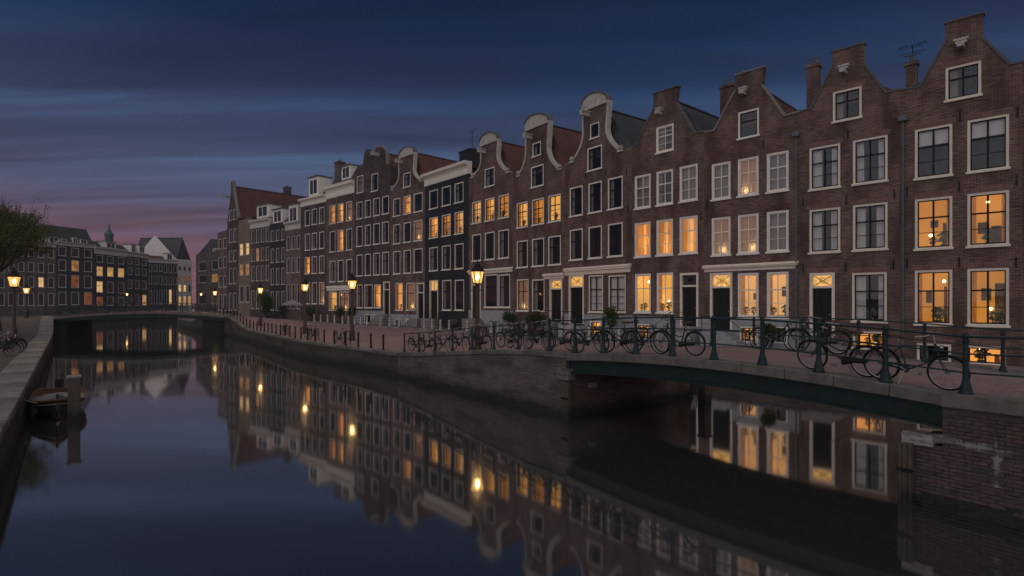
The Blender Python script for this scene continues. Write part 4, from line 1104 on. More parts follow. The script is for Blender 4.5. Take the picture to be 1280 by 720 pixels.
# H5
h = H_('neck_gabled_house', 706, 790, 'brick neck-gable house with white claw trim and cream shop cornice', BR5)
C3 = ((712,728.3),(735.4,752.2),(759.7,778.3))
ol, go = neck_gable(h, (706,204), (716,200), (729,165), (728.5,131), (744.6,115.5), (761,124.5), (758.5,160), (774,186.5), (790,184))
h.window(737.5,749,153.6,172.6,'D',(WHITE,NAVY,1,1),743); h.window(734,752.5,183,212.5,'D',(WHITE,NAVY,2,2),743)
for (yt,yb),codes in (((227.4,265.7),'DDD'),((282.6,323),'DDD')):
    for (a,b),c in zip(C3, codes): h.window(a,b,yt,yb,c,SASH_WD if yt < 250 else (WHITE,NAVY,2,2),744)
h.window(735.7,753.7,343.8,390.5,'F',(CREAM,NAVY,2,4),745); h.window(760.5,782,343.8,390.5,'F',(CREAM,NAVY,2,4),771)
h.window(738,752,401,418,'O',SMALL,745,False,True)
d5 = h.door(711,730,344,358.5,404,720)
h.belt(706.5,788,334,342.3,746)
h.wall(ol, 393, 746); h.body(); go(); h.saddle(134, 745, TILE_G); h.beam(737, 144, .30, .85, kind='beam')
h.stoop(*d5, gz(h, 1), 1, mat=PLIN)
h.anchors([(708.5,270),(731.5,266),(785,262),(732,220),(757,215),(783,215)])

# H6
h = H_('neck_gabled_house', 641, 706, 'tallest neck-gable house in the middle with three lit windows under its gable', BR4)
C3 = ((645.8,659.6),(665,680),(685.2,701))
ol, go = neck_gable(h, (641,223), (649,217.5), (657.5,188), (657.2,156), (673,142.5), (687,150), (685,184), (698,209.7), (706,205))
h.window(665.4,676,177.6,195,'D',(WHITE,NAVY,1,1),671); h.window(663.5,679.4,207,233.5,'D',(WHITE,NAVY,2,2),671)
for (yt,yb),codes in (((248.3,281),'LLL'),((297.8,333),'DDD')):
    for (a,b),c in zip(C3, codes): h.window(a,b,yt,yb,c,SASH_4 if c == 'L' else (WHITE,NAVY,2,2),672)
h.window(646,660.5,349,389,'m',(WHITE,NAVY,2,2),653); h.window(665,680.5,349,389,'D',(WHITE,NAVY,1,2),673)
d6 = h.door(687,703,349,361,402,695)
h.belt(680,705,343,348.4,693)
h.wall(ol, 394, 673, BR6); h.body(); go(); h.saddle(153, 672, TILE_R); h.beam(665, 172, .28, .85, kind='beam')
h.stoop(*d6, gz(h, 1), -1)

# H7
h = H_('neck_gabled_house', 586, 641, 'smaller neck-gable house lit on its upper floor with a wide shop window', BR5)
C3 = ((590,601.3),(606,618),(623,636))
ol, go = neck_gable(h, (586,223), (591.5,219.5), (601.3,200), (600.8,178), (612,165.5), (623,173), (622,194), (633.5,213.6), (641,217))
h.window(605.7,618,209.7,233,'D',(WHITE,NAVY,2,2),612)
for (yt,yb),codes in (((247.6,276),'LLL'),((290,324.7),'DDD')):
    for (a,b),c in zip(C3, codes): h.window(a,b,yt,yb,c,SASH_4 if c == 'L' else (WHITE,NAVY,2,2),612)
h.window(605.5,622,343,384.5,'D',(WHITE,NAVY,1,2),614); h.window(623,637.5,343,384.5,'D',(WHITE,NAVY,1,2),630)
d7 = h.door(589,601,343,356,398,595,lit=False)
h.belt(586,640.5,337,341.6,613,WHITE)
h.wall(ol, 388, 613); h.body(); go(); h.saddle(175, 612, TILE_R); h.beam(607, 190, .28, .85, kind='beam')
h.stoop(*d7, gz(h, 1), 1)

# H8 navy house
h = H_('canal_house', 531, 586, 'navy painted canal house with heavy white cornice and a row of orange windows', BRN, lod=1)
C3 = ((536.5,547.3),(552.2,563.2),(568.2,579.2))
for (yt,yb),codes in (((232.8,257),'DDD'),((268,295),'OOO'),((306.7,337.4),'DDD')):
    for (a,b),c in zip(C3, codes): h.window(a,b,yt,yb,c,(WHITE,NAVY,2,3),558)
h.window(552.7,564,350,388,'D',SASH_2,558); h.window(568.3,580,349.6,388,'D',SASH_2,574)
d8 = h.door(537,547.7,350.4,363,398,542,cross=False)
h.wall([(531,226),(586,212)], 391, 558, BRN); h.body(11)
h.cornice(217.5,203.5,231.5,219,proj=.5); h.mansard(TILE_R, 1.2, 4.5)
h.chimney(574,588,190,3.0,3.0,None,2,2.2); h.stoop(*d8, gz(h, 1), 1)

# H9
h = H_('neck_gabled_house', 488, 531, 'narrow brick neck-gable house beside the navy house', BR6, lod=1)
C3 = ((491.6,500.2),(504.5,513.5),(517,528))
ol, go = neck_gable(h, (488,238), (491,235), (498.8,218), (498.8,197), (509.8,184), (518.5,190), (517.3,212), (526,225), (531,227))
h.window(504,513,216,234,'D',(WHITE,NAVY,1,2),508)
for (yt,yb),codes in (((244.7,267.5),'DMD'),((277.8,303),'DDm'),((312.3,341.7),'DDD')):
    for (a,b),c in zip(C3, codes): h.window(a,b,yt,yb,c,(WHITE,NAVY,1,3),509)
h.window(494.5,503.3,353.5,388,'O',SASH_2,499); h.window(507.7,519,353.5,388,'m',SASH_2,513)
d9 = h.door(521,530.3,353.5,366,398,526,lit=False,cross=False)
h.window(494,502,399,409,'D',SMALL,498,False,True); h.window(508,517,399,409,'D',SMALL,512,False,True); h.wall(ol, 393, 509); h.body(11); go(); h.saddle(189, 509, TILE_R); h.beam(503, 203, .28, .9, kind='beam'); h.stoop(*d9, gz(h, 1), -1)

# H10
h = H_('canal_house', 443, 488, 'dark sooty house with a round-topped centre gable and four windows per floor', BRK, lod=1)
C4 = ((445.6,453),(456,463.3),(466.6,474.5),(477.6,486))
for yt,yb in ((248.5,270.5),(279.8,306),(316.5,344.2)):
    for (a,b) in C4: h.window(a,b,yt,yb,'D',(WHITE,NAVY,1,3),466)
h.window(446,454,219.5,241,'K',SASH_2,450); h.window(464,472.5,217,239,'D',SASH_2,468)
h.window(455.5,465.5,355.6,385,'D',SASH_2,461); h.window(467.5,476,355.6,385,'M',SASH_2,472); h.window(446,453,355.6,385,'D',SASH_2,450)
d10 = h.door(479,487.3,352,362,393,483,lit=False,cross=False)
o = [(443,214),(453.5,209),(454.5,197)] + [(460+5.5*math.cos(math.pi-math.pi*i/6), 197-11*math.sin(math.pi*i/6)) for i in range(7)][1:] + [(467,201),(467.5,193)] + [(475.5+8*math.cos(math.pi-math.pi*i/8), 193-11*math.sin(math.pi*i/8)) for i in range(9)][1:] + [(484,205),(488,206)]
h.window(456,464,393,404,'D',SMALL,460,False,True); h.window(467,475,393,404,'D',SMALL,471,False,True); h.wall(o, 388.5, 466); h.body(11); h.trim([h.uz(*p) for p in o[10:20]], .14, -.06, .3, 'gable_coping', STONE, .05); h.saddle(186, 470, TILE_R, 1.0)
h.beam(474, 194, .25, 1.1, kind='beam'); h.stoop(*d10, gz(h, 1), -1)
# H11
h = H_('canal_house', 408, 443, 'brown canal house with cream cornice and dormered mansard roof over a lit shop', BR6, lod=1)
C3 = ((412,419),(422.2,429.2),(432.8,440))
for (yt,yb),codes in (((254.3,278),'MMm'),((287.5,314),'DMD'),((325,352),'DDD')):
    for (a,b),c in zip(C3, codes): h.window(a,b,yt,yb,c,(WHITE,NAVY,1,3),425)
h.window(411,421,364.5,388,'L',SASH_2,416); h.window(424,436,364.5,388,'m',(WHITE,NAVY,2,2),430)
h.belt(409,442,358,363,425,WHITE)
h.wall([(408,240),(443,230)]); h.body(11); h.cornice(235.5,224,250,240,proj=.45); h.mansard(TILE_G, 2.9, 1.8)
def dormer(h, xa, xb, ytop, ybot, yin=.5, mat=WHITE, pediment=True):
    ua, zt = h.uz(xa, ytop, yin); ub = h.uz(xb, ytop, yin)[0]; zb = h.uz((xa+xb)/2, ybot, yin)[1]
    mb = MB(); mb.box(ua, yin, zb, ub, yin+2.0, zt-.12); d = h.part(mb, 'dormer', mat)
    MB().box(ua-.14, yin-.22, zt-.118, ub+.14, yin+2.1, zt).build('dormer_roof', LEAD, d)
    w = ub-ua
    inst(umesh('box', FARGL), 'pane', d, (ua+w*.16, yin-.03, zb+.12*(zt-zb)), None, (w*.68, .025, (zt-zb)*.68))
    b = MB(); b.box(ua+w*.48, yin-.05, zb+.12*(zt-zb), ua+w*.52, yin-.032, zb+(zt-zb)*.8); b.build('glazing_bar', WHITE, d)
dormer(h, 427, 438, 208, 224, .7)
h.chimney(418,424,203,3.5,2.5,None,2)
# H12
h = H_('canal_house', 376, 408, 'brown canal house with a tall overhanging dormer above its cornice', BRK, lod=1)
C3 = ((381,387.2),(389.7,396),(399,405.2))
for (yt,yb),codes in (((261,281),'DDD'),((291,312),'DDD'),((320.5,342),'MDD'),((353,380),'DDm')):
    for (a,b),c in zip(C3, codes): h.window(a,b,yt,yb,c,(WHITE,NAVY,1,3),392)
h.wall([(376,254),(408,246)]); h.body(11); h.cornice(251,241.5,261,250,proj=.45); h.mansard(TILE_G, 2.2, 2.2); dormer(h, 386, 398, 222, 245, .4)
# houses further along the row
def row_house(xl, xr, label, mat, top, rows, cols, codes, roof, rmat, cornice_h=8, lit=(), name='canal_house', lod=2, dorm=None, rise=2.0, tab=STAB, depth=11, cmat=FARWH, frame=FARWH, base=.9, bars=None):
    h = H_(name, xl, xr, label, mat, lod=lod, tab=tab, base=base)
    xm = (xl+xr)/2; w = xr-xl
    for r_, (yt, yb) in enumerate(rows):
        for c in range(cols):
            a = xl + w*(c+.5)/cols - w/cols*.30; b = a + w/cols*.60
            code = codes[r_][c] if r_ < len(codes) and c < len(codes[r_]) else 'D'
            h.window(a, b, yt, yb, code, (frame, bars or NAVY, 2 if w/cols > 8 else 1, 2), xm)
    ol, orr = top
    h.wall([(xl, ol), (xr, orr)]); h.body(depth)
    if roof == 'cornice':
        h.cornice(ol-cornice_h*.7, orr-cornice_h*.7, ol+cornice_h*.45, orr+cornice_h*.45, mat=cmat, proj=.4); h.mansard(rmat, rise, 2.4)
    if dorm:
        for d_ in dorm: dormer(h, *d_)
    return h
row_house(357,376,'grey-plum house with pale cornice and a single white dormer', BRP, (285,281), ((295,312),(322,341),(355,386)), 3, ('DDD','DDD','DDD'), 'cornice', TILE_R, 9, dorm=((361,372,256,280,.4),))
h = row_house(337,357,'dark narrow house with a small stone-framed attic gable', BRN, (281,277), ((287,301),(310,328),(335,356),(364,388)), 3, ('DDD','DDD','DDD','DmD'), 'none', TILE_G)
h.mansard(TILE_G, 1.6, 2.0); dormer(h, 341, 353, 262, 279, .2)
row_house(313,337,'brown house with cream cornice and wide grey dormer left of the dark narrow house', BRK, (284,277), ((286.5,303),(310,326),(332,351),(363,386)), 4, ('DDDD','mMDD','DDDD','DDDD'), 'cornice', TILE_R, 9, dorm=((321,336,257,272,.5),))
row_house(298,313,'slim tan house with a tall yellow lit bay', brick('tan_brick',(.21,.155,.12),(.18,.13,.10),(.16,.14,.12),seed=3), (276,272), ((304,319),(330,344),(357,378)), 2, ('GG','MM','DD'), 'none', TILE_G).mansard(TILE_G, .5, 2)
# gable end with the big red roof
h = H_('gabled_house', 284, 298, 'steep gabled house with a long red tile roof at the end of the row', BRK, lod=2)
for yt,yb in ((262,275),(286,303),(313,327),(335,355),(366,388)):
    for a,b in ((286.3,290.0),(291.8,295.6)): h.window(a,b,yt,yb,'D',(FARWH,NAVY,1,2),291)
o = [(284,279),(288.8,240),(288.8,227),(292,226),(292.4,238),(298,272)]
h.wall(o); h.body(24); h.trim([h.uz(*p) for p in o[3:]], .25, -.06, .32, 'gable_coping', STONE, .08); h.saddle(233, 290.6, TILE_R, .5); h.beam(287, 247, .3, 1.3, kind='beam')
h.chimney(354,358,234,9,2.5,None,1)
h = row_house(272,284,'small pinkish house past the steep gabled house', BRP, (291,289), ((298,311),(321,335),(345,359),(368,388)), 2, ('DD','DD','DD','DD'), 'none', TILE_G); h.mansard(TILE_G, .8, 2)

# ------------------------------------------------------------------ far bank houses beyond the distant bridge
FTAB = [(-60,7.05),(40,6.3),(118,5.7),(158,5.3),(185,5.0),(222,4.8),(240,4.6)]
BFB = hb('far_brown_brick', (.085,.066,.058), (.07,.056,.05), seed=41)
BFN = hb('far_black_blue_brick', (.050,.052,.062), (.042,.045,.055), (.045,.046,.052), .3, seed=45)
WHW = plain('whitewashed_wall', (.72,.69,.66), .8, .15, 2)
kw = dict(tab=FTAB, depth=12)
h = row_house(-60,8,'long brown house front half hidden behind the leafing tree', BFB, (303,304), ((311,321),(328,340),(346,359),(366,382)), 6, ('DDDDDD','DDDDDD','DDMDDD','DDDDDD'), 'cornice', TILE_G, 6, rise=3.0, **kw)
row_house(8,70,'brown house with white attic dormers behind the left-hand street lamps', BFB, (304,305), ((311,321),(328,340),(346,359),(366,382)), 5, ('DDDDD','DDDDD','DDDGD','DDDDD'), 'cornice', TILE_G, 5, dorm=((48,58,295,304,.3),(60,74,295,304,.3)), rise=3.4, **kw)
row_house(70,118,'black-blue house with reddish lit middle windows beyond the bridge', BFN, (306,307), ((310,321),(325.5,339),(344,359.7),(365,381)), 3, ('DDD','DMD','DRD','DDR'), 'cornice', TILE_G, 4, dorm=((76,83,297,305,.3),(91,97,296,306,.3),(100,109,298,306,.3)), rise=3.6, **kw)
row_house(118,158,'dark house with broad white cornice and a row of three golden windows', BFN, (314,317), ((320.5,329),(334,346),(352,366),(371,382)), 3, ('DDD','LLL','GDD','RDD'), 'cornice', TILE_G, 8, dorm=((132,145,301,311,.3),), rise=2.2, **kw)
row_house(158,185,'dark brown house with two white dormers left of the white gable', BFN, (319,320), ((323.5,331),(335,344),(350,361),(368,382)), 3, ('DDD','DDD','DDD','DDL'), 'cornice', TILE_G, 5, dorm=((164,170,305,316,.3),(174,181,306,317,.3)), rise=2.0, **kw)
row_house(185,204,'low black house with pale fascia beyond the bridge', BFN, (326,327), ((331,339),(345,355),(363,380)), 3, ('DDD','DDD','DDD'), 'cornice', TILE_R, 4, rise=1.5, **kw)
row_house(204,222,'low black house with a lit shop door next to the white gable', BFN, (327,328), ((331,341),(347,356),(362,380)), 3, ('DDD','DDD','DGD'), 'cornice', TILE_G, 4, dorm=((208,216,316,326,.3),), rise=1.5, **kw)
h = row_house(222,240,'whitewashed house with bare gable wall and golden lower windows', WHW, (324,325), ((333,338.5),(345,352),(356,365),(370,382)), 3, ('DDD','RRR','GGD','LLL'), 'none', TILE_G, frame=FARWH, **kw)
h.saddle(297, 228, TILE_G, .6); 
zt = h.zat(297, 228); gm = MB(); gm.v = [(-.1,.25,h.eL-.1),(-.1,11.8,h.eL-.1),(-.1,6,zt+.3),(.25,.25,h.eL-.1),(.25,11.8,h.eL-.1),(.25,6,zt+.3)]; gm.f = [(0,1,2),(3,5,4),(0,3,4,1),(1,4,5,2),(2,5,3,0)]
gm.build('gable_wall', WHW, h.root)
GTAB = [(240,5.0),(280,5.5)]
h = row_house(245,278,'brown house with steep slate roof beside the last orange street lamp', BFB, (318,313), ((326,338),(343,353),(365,380)), 2, ('DD','DM','DD'), 'none', TILE_G, tab=GTAB, depth=12)
h.saddle(299, 262, TILE_G, .4); dormer(h, 266, 273, 310, 322, .1)
# little turret rising behind the far roofs
tt = thing('roof_turret', (-136, 189, -1), 0, 'slender dark green turret rising behind the far house roofs', 'turret')
MB().lathe([(1.6,0),(1.6,24),(1.9,24.3),(1.9,24.8)], 8).build('turret_base', plain('turret_brick',(.06,.05,.045),.8), tt)
MB().lathe([(1.2,24.8),(1.2,27.2),(1.5,27.4),(1.3,28.0),(.7,28.8),(.35,29.6),(.1,31.6)], 8).build('spire', plain('green_copper',(.05,.09,.08),.6), tt)

# ================================================================== raised pavement along the fronts
FXP = [850, 815, 790, 745, 706, 672, 641, 612, 586, 558, 531, 510, 488, 465, 443, 425, 408, 392, 376, 357, 337, 313, 298, 284]
pe = [out_from_facade(x, 2.6) for x in FXP]; pb = [out_from_facade(x, -.2) for x in FXP]
strip_surface('pavement', pe, pb, lambda p: ground(p)+.11, PAVEL, rows=4)
kb = thing('kerb', (0,0,0), 0, 'grey stone kerb of the pavement below the house fronts', 'kerb')
mb = MB(); wall_mesh(mb, pe, lambda p: ground(p)+.108, .9); mb.build('kerb_face', STONE, kb)
coping(resample(pe, 1.0), lambda p: ground(p)+.10, kb, STONE, 1.0, .2, .12, over=.01, side=-1, maxd=60)

# ================================================================== street lamps
LGLASS_M, _n, _l, _o = newmat('lantern_glass')
_e = _n.new('ShaderNodeEmission'); _e.inputs['Color'].default_value = (1, .52, .12, 1); _e.inputs['Strength'].default_value = 1.5
_t = _n.new('ShaderNodeBsdfTransparent'); _mx = _n.new('ShaderNodeMixShader'); _mx.inputs[0].default_value = .55
_l.new(_t.outputs[0], _mx.inputs[1]); _l.new(_e.outputs[0], _mx.inputs[2]); _l.new(_mx.outputs[0], _o.inputs[0])
LBULB = emit('street_lamp_bulb', (1, .66, .26), 30)
POLE = plain('dark_red_brown_lamp_paint', (.05,.028,.024), .45, .25)
LP = {}
def lamp(p, zc, label, gfun, energy=1400):
    g = gfun(Vector(p)); H = zc - g
    t = thing('street_lamp', (p[0], p[1], g), 0, label, 'street lamp', 'lit lantern street lamps')
    MB().lathe([(.24,0),(.24,.10),(.20,.14),(.19,.55),(.22,.58),(.22,.64),(.15,.70),(.13,.95),(.16,.98),(.16,1.04),(.105,1.10)], 10).build('base', POLE, t)
    MB().lathe([(.10,1.09),(.085,1.6),(.10,1.62),(.10,1.67),(.08,1.70),(.065,H-.62),(.09,H-.60),(.09,H-.54),(.05,H-.50),(.06,H-.36)], 10).build('post', POLE, t)
    MB().tube([(-.34,0,H-.66),(.34,0,H-.66)], .022, 6).build('ladder_bar', POLE, t)
    if 'glass' not in LP:
        LP['glass'] = MB().lathe([(.155,-.29),(.27,.20)], 6).mesh('lantern_glass', LGLASS_M)
        fr = MB()
        for k in range(6):
            a = math.pi*k/3
            fr.tube([(.158*math.cos(a),.158*math.sin(a),-.30),(.275*math.cos(a),.275*math.sin(a),.21)], .015, 4)
        fr.torus((0,0,-.30), .16, .025, 12, 5, 'z'); fr.torus((0,0,.21), .28, .025, 12, 5, 'z'); fr.lathe([(.06,-.37),(.13,-.33),(.16,-.30)], 8)
        LP['frame'] = fr.mesh('lantern_frame', IRON)
        LP['cap'] = MB().lathe([(.31,.22),(.24,.30),(.14,.40),(.12,.43),(.14,.46),(.09,.52),(.03,.56),(.045,.60),(.01,.68)], 6).mesh('lantern_cap', IRON)
        LP['bulb'] = MB().lathe([(.02,-.15),(.06,-.10),(.07,0),(.05,.08),(.01,.11)], 8).mesh('bulb', LBULB, True)
    lan = inst(LP['frame'], 'lantern', t, (0,0,H), None, (1.15,1.15,1.15)); 
    for k in ('glass','cap','bulb'): inst(LP[k], {'glass':'lantern_glass','cap':'lantern_cap','bulb':'bulb'}[k], lan)
    li = bpy.data.lights.new('lamp_light', 'POINT'); li.energy = energy; li.color = (1,.60,.24); li.shadow_soft_size = .10
    lo = bpy.data.objects.new('lamp_light', li); COL.objects.link(lo); lo.parent = lan; lo.location = (.0,0,-.02)
    return t
lamp((-1.66,26.9), 5.0, 'lit street lamp closest to the near bridge, before the wide shop window', ground)
lamp((-10.9,38.2), 5.0, 'lit street lamp on the curving quay in front of the dormered mansard house', ground)
lamp((-17.0,46.0), 5.0, 'lit street lamp on the curving quay below the tall overhanging dormer', ground)
lamp((-25.8,57.4), 5.0, 'lit street lamp on the curving quay near the round clipped tree', ground)
lamp((-39.2,73.9), 5.0, 'lit street lamp just beyond the right end of the distant bridge', ground)
lamp((-28.9,32.5), 5.0, 'larger looking lit street lamp beside the bicycles under the leafing tree', lground)
lamp((-50.3,58.0), 5.0, 'lit street lamp at the left end of the distant bridge', lground)
lamp((-70.5,127.0), 5.6, 'tiny lit lamp in front of the steep slate-roofed far house', ground, 40)
lamp((-88.0,128.0), 5.6, 'tiny lit lamp in front of the far dark houses with white dormers', lambda p: 1.15, 40)

# ================================================================== quay posts and hoops
BOLM = MB().lathe([(.075,0),(.07,.08),(.055,.10),(.05,.70),(.065,.72),(.065,.78),(.045,.82),(.01,.86)], 8).mesh('bollard', IRON)
def on_quay(s, off):
    p = at_arc(RQ, LRQ, s); q = at_arc(RQ, LRQ, s+.3); d = (q-p).normalized(); return p + Vector((d.y, -d.x))*off, d
s_ = 15.0; k = 0
while s_ < 62:
    p, d = on_quay(s_, .38)
    o = inst(BOLM, 'bollard', None, (p.x, p.y, ground(p)+.02), (0,0,random.random()))
    tag(o, 'thin dark iron post in the row along the curving quay edge', 'bollard', 'posts along the curving quay')
    s_ += 1.5 if s_ < 40 else 1.7; k += 1
def hoop(p, d, label):
    g = ground(p); a = p - d*.4; b = p + d*.4
    t = MB().tube([(a.x,a.y,g),(a.x,a.y,g+.7),(p.x-d.x*.32,p.y-d.y*.32,g+.8),(p.x+d.x*.32,p.y+d.y*.32,g+.8),(b.x,b.y,g+.7),(b.x,b.y,g)], .028, 6)
    t.tube([(a.x,a.y,g+.35),(b.x,b.y,g+.35)], .02, 5)
    tag(t.build('bike_rack', IRON), label, 'bike rack', 'iron hoop bike racks')
for s0, lab in ((20.5,'iron hoop bike rack on the quay beside the mansard house lamp'),(25.5,'iron hoop bike rack on the quay between two lamps'),(33.5,'iron hoop bike rack further along the curving quay')):
    p, d = on_quay(s0, 1.0); hoop(p, d, lab)

# ================================================================== bicycles
TYRE = plain('black_rubber', (.010,.010,.010), .8, .2, spec=.2); STEEL = plain('dull_steel', (.30,.30,.30), .35, .2, metal=1.0); SADM = plain('brown_saddle_leather', (.05,.025,.015), .6, .2)
def bike_proto(paint, tall):
    t = thing('bicycle', (0,0,0), 0, 'x', 'bicycle', 'parked bicycles')
    Rw = .335; rh = Vector((-.53,0,Rw)); fh = Vector((.57,0,Rw)); bbk = Vector((-.08,0,.29)); st = Vector((-.24,0,.80)); hb_ = Vector((.41,0,.64)); ht = Vector((.35,0,.86))
    tyre = MB().torus((0,0,0), Rw-.018, .020, 30, 6).mesh('tyre', TYRE, True)
    rm = MB().torus((0,0,0), Rw-.042, .010, 30, 5); rm.tube([(0,-.05,0),(0,.05,0)], .022, 6)
    for k in range(18):
        a = 2*math.pi*k/18; rm.tube([(.02*math.cos(a+.6), .03*(-1)**k, .02*math.sin(a+.6)), ((Rw-.045)*math.cos(a), 0, (Rw-.045)*math.sin(a))], .0028, 3, False)
    rim = rm.mesh('rim', STEEL)
    for c in (rh, fh):
        w = inst(tyre, 'wheel', t, c, (0, random.random()*6, 0)); inst(rim, 'rim', w)
    f = MB(); 
    f.tube([bbk, st], .016, 6); f.tube([hb_, lerp(hb_, bbk, .5)+Vector((0,0,-.03)), bbk], .018, 6); f.tube([hb_, ht], .021, 6)
    if tall: f.tube([lerp(hb_, ht, .8), lerp(bbk, st, .9)], .016, 6)
    else: f.tube([lerp(hb_, ht, .7), Vector((.18,0,.58)), Vector((.0,0,.50)), lerp(bbk, st, .45)], .016, 6)
    for sgn in (-1, 1):
        e = Vector((0,.045*sgn,0)); f.tube([bbk+e*.6, rh+e], .010, 5); f.tube([lerp(bbk, st, .86)+e*.4, rh+e], .008, 5)
    f.build('frame', paint, t)
    fk = MB()
    for sgn in (-1, 1):
        e = Vector((0,.045*sgn,0)); fk.tube([hb_+Vector((0,0,-.02))+e*.6, lerp(hb_, fh, .55)+Vector((-.02,0,0))+e, fh+e], .011, 5)
    fk.build('fork', paint, t)
    hbm = MB(); hbm.tube([ht, ht+Vector((-.04,0,.17))], .014, 6)
    top = ht+Vector((-.04,0,.17))
    hbm.tube([top+Vector((-.20,-.29,-.02)), top+Vector((-.06,-.27,.0)), top+Vector((.03,-.14,.03)), top, top+Vector((.03,.14,.03)), top+Vector((-.06,.27,.0)), top+Vector((-.20,.29,-.02))], .012, 6)
    hbm.build('handlebar', STEEL, t)
    sd = MB(); n = 8
    sd.v = []
    for i in range(6):
        x = -.15+.29*i/5; w = (.10,.105,.08,.045,.03,.022)[i]; zt = (.0,.02,.018,.012,.01,.0)[i]
        for y, z in ((-w,-.03),(-w*.8,zt),(0,zt+.008),(w*.8,zt),(w,-.03)): sd.v.append((x, y, z))
    for i in range(5):
        for j in range(4): sd.f.append((i*5+j, i*5+j+1, i*5+6+j, i*5+5+j))
    sd.f += [(0,1,2,3,4), (25,29,28,27,26)]
    for i in range(5): sd.f.append((i*5, i*5+5, i*5+9, i*5+4))
    so_ = sd.build('saddle', SADM, t, st+Vector((-.04,0,.13)))
    MB().tube([(0.03,0,-.14),(.02,0,-.02)], .013, 6).build('seat_post', STEEL, so_)
    rk = MB(); zr = .72
    rk.tube([(-.30,-.06,zr),(-.80,-.06,zr),(-.80,.06,zr),(-.30,.06,zr)], .007, 5)
    for x in (-.45,-.62): rk.tube([(x,-.06,zr),(x,.06,zr)], .006, 4)
    for sgn in (-1,1): rk.tube([(-.70,.06*sgn,zr),(-.54,.05*sgn,Rw)], .006, 4)
    rk.build('rear_rack', paint, t)
    for c, a0, a1 in ((rh, 5, 170), (fh, 30, 165)):
        mg = MB(); m = 12
        for i in range(m+1):
            a = R(lerp(a0, a1, i/m)); r_ = Rw+.022
            for y, dr in ((-.028,-.012),(0,0),(.028,-.012)): mg.v.append((c.x+(r_+dr)*math.cos(a), y, c.z+(r_+dr)*math.sin(a)))
        for i in range(m):
            for j in range(2): mg.f.append((3*i+j, 3*i+j+1, 3*i+4+j, 3*i+3+j))
        mg.build('mudguard', paint, t)
    cc = MB(); cc.tube([(-.53,.05,Rw),(-.3,.05,.33),(-.08,.05,.29)], [.045,.05,.085], 8); cc.build('chain_case', paint, t)
    cr_ = MB(); cr_.tube([(-.08,-.09,.29),(-.08,.10,.29)], .015, 6); cr_.tube([(-.08,.10,.29),(.06,.10,.20)], .010, 5); cr_.tube([(-.08,-.09,.29),(-.22,-.09,.38)], .010, 5)
    cr_.box(.02,.10,.18,.11,.19,.205); cr_.box(-.27,-.19,.37,-.18,-.10,.395); cr_.build('crank', STEEL, t)
    MB().tube([(-.12,-.05,.28),(-.16,-.20,.005)], .009, 5).build('kickstand', STEEL, t)
    hl = MB().lathe([(.02,-.04),(.045,-.01),(.045,.03),(.02,.035)], 8).build('headlight', STEEL, t, (.45,0,.80), (0,R(90),0))
    freeze(t); return t
PROTO = [bike_proto(plain('black_bike_paint', (.008,.008,.009), .45, spec=.25), False), bike_proto(plain('faded_blue_bike_paint', (.028,.038,.048), .45, spec=.25), True), bike_proto(plain('dark_green_bike_paint', (.010,.022,.017), .45, spec=.25), False)]
used = [False]*3
def bike(p, d, kind, label, z, lean=4, group=None):
    if not used[kind]: o = PROTO[kind]; used[kind] = True
    else: o = copy_tree(PROTO[kind])
    o.location = (p.x, p.y, z + .003); o.rotation_euler = (R(lean), 0, math.atan2(d.y, d.x))
    tag(o, label, 'bicycle', group or 'parked bicycles'); return o
def brpt(t, off): return BA + BE*t + BN*off
for t_, off, kd, dr, lean, lab in ((8.12,.50,0,-1,-7,'black step-through bicycle leaning on the bridge railing, behind the one nearest the quay corner'),
                             (9.45,.46,1,1,7,'blue-grey bicycle with straight top tube on the bridge railing nearest the quay corner'),
                             (.55,.55,2,1,6,'dark green bicycle leaning at the left end of the bridge railing'),
                             (1.75,.72,0,-1,-6,'black bicycle parked second from the left end of the bridge railing'),
                             (2.75,.62,1,1,6,'blue-grey bicycle parked third from the left end of the bridge railing'),
                             (-.9,.6,1,-1,-6,'blue-grey bicycle on the quay just before the bridge starts'),
                             (4.6,4.45,0,1,-6,'black bicycle against the house side railing of the near bridge'),
                             (5.9,4.4,2,-1,6,'dark green bicycle against the house side railing of the near bridge')):
    p = brpt(t_, off); z = bz(p); sl_ = (bz(p+BE*.4)-bz(p-BE*.4))/.8
    o = bike(p, BE*dr, kd, lab, z-.012, lean); o.rotation_euler[1] = -math.atan(sl_)*dr
for t_, off, kd, dr, lab in ((-11.9,.75,0,1,'black bicycle at the end post of the lower quay railing'),(-10.6,.7,2,-1,'dark green bicycle one post in from the end of the lower quay railing'),(-6.1,.75,0,-1,'black bicycle leaning mid-way along the lower quay railing'),
                       (-3.6,.8,1,1,'blue-grey bicycle near the right end of the lower quay railing')):
    p = brpt(t_, off); bike(p, BE*dr, kd, lab, ground(p)+.01, 5*dr)
for t_, off, kd, dr, lab in ((-9.3,.8,1,1,'blue-grey bicycle by the third post of the lower quay railing'),(-7.7,.7,2,1,'dark green bicycle by the fourth post of the lower quay railing'),(-4.9,1.35,2,-1,'dark green bicycle standing off the lower quay railing near the lamp'),(-2.2,.65,0,1,'black bicycle at the right end of the lower quay railing'),(3.7,.95,2,-1,'dark green bicycle standing in from the bridge railing')):
    p = brpt(t_, off); bike(p, BE*dr, kd, lab, (bz(p)-.012 if t_ > 0 else ground(p)+.01), 5*dr)
for s0, kd, lab in ((21.6,2,'dark green bicycle between quay posts beside the mansard house lamp'),(26.2,0,'black bicycle in the hoop rack between two quay lamps'),(27.3,1,'blue-grey bicycle in the hoop rack between two quay lamps'),(34.3,0,'black bicycle in the rack further along the curving quay')):
    p, d = on_quay(s0, .95); bike(p, d, kd, lab, ground(p)+.005, 3)
perp = Vector((.785,.62))
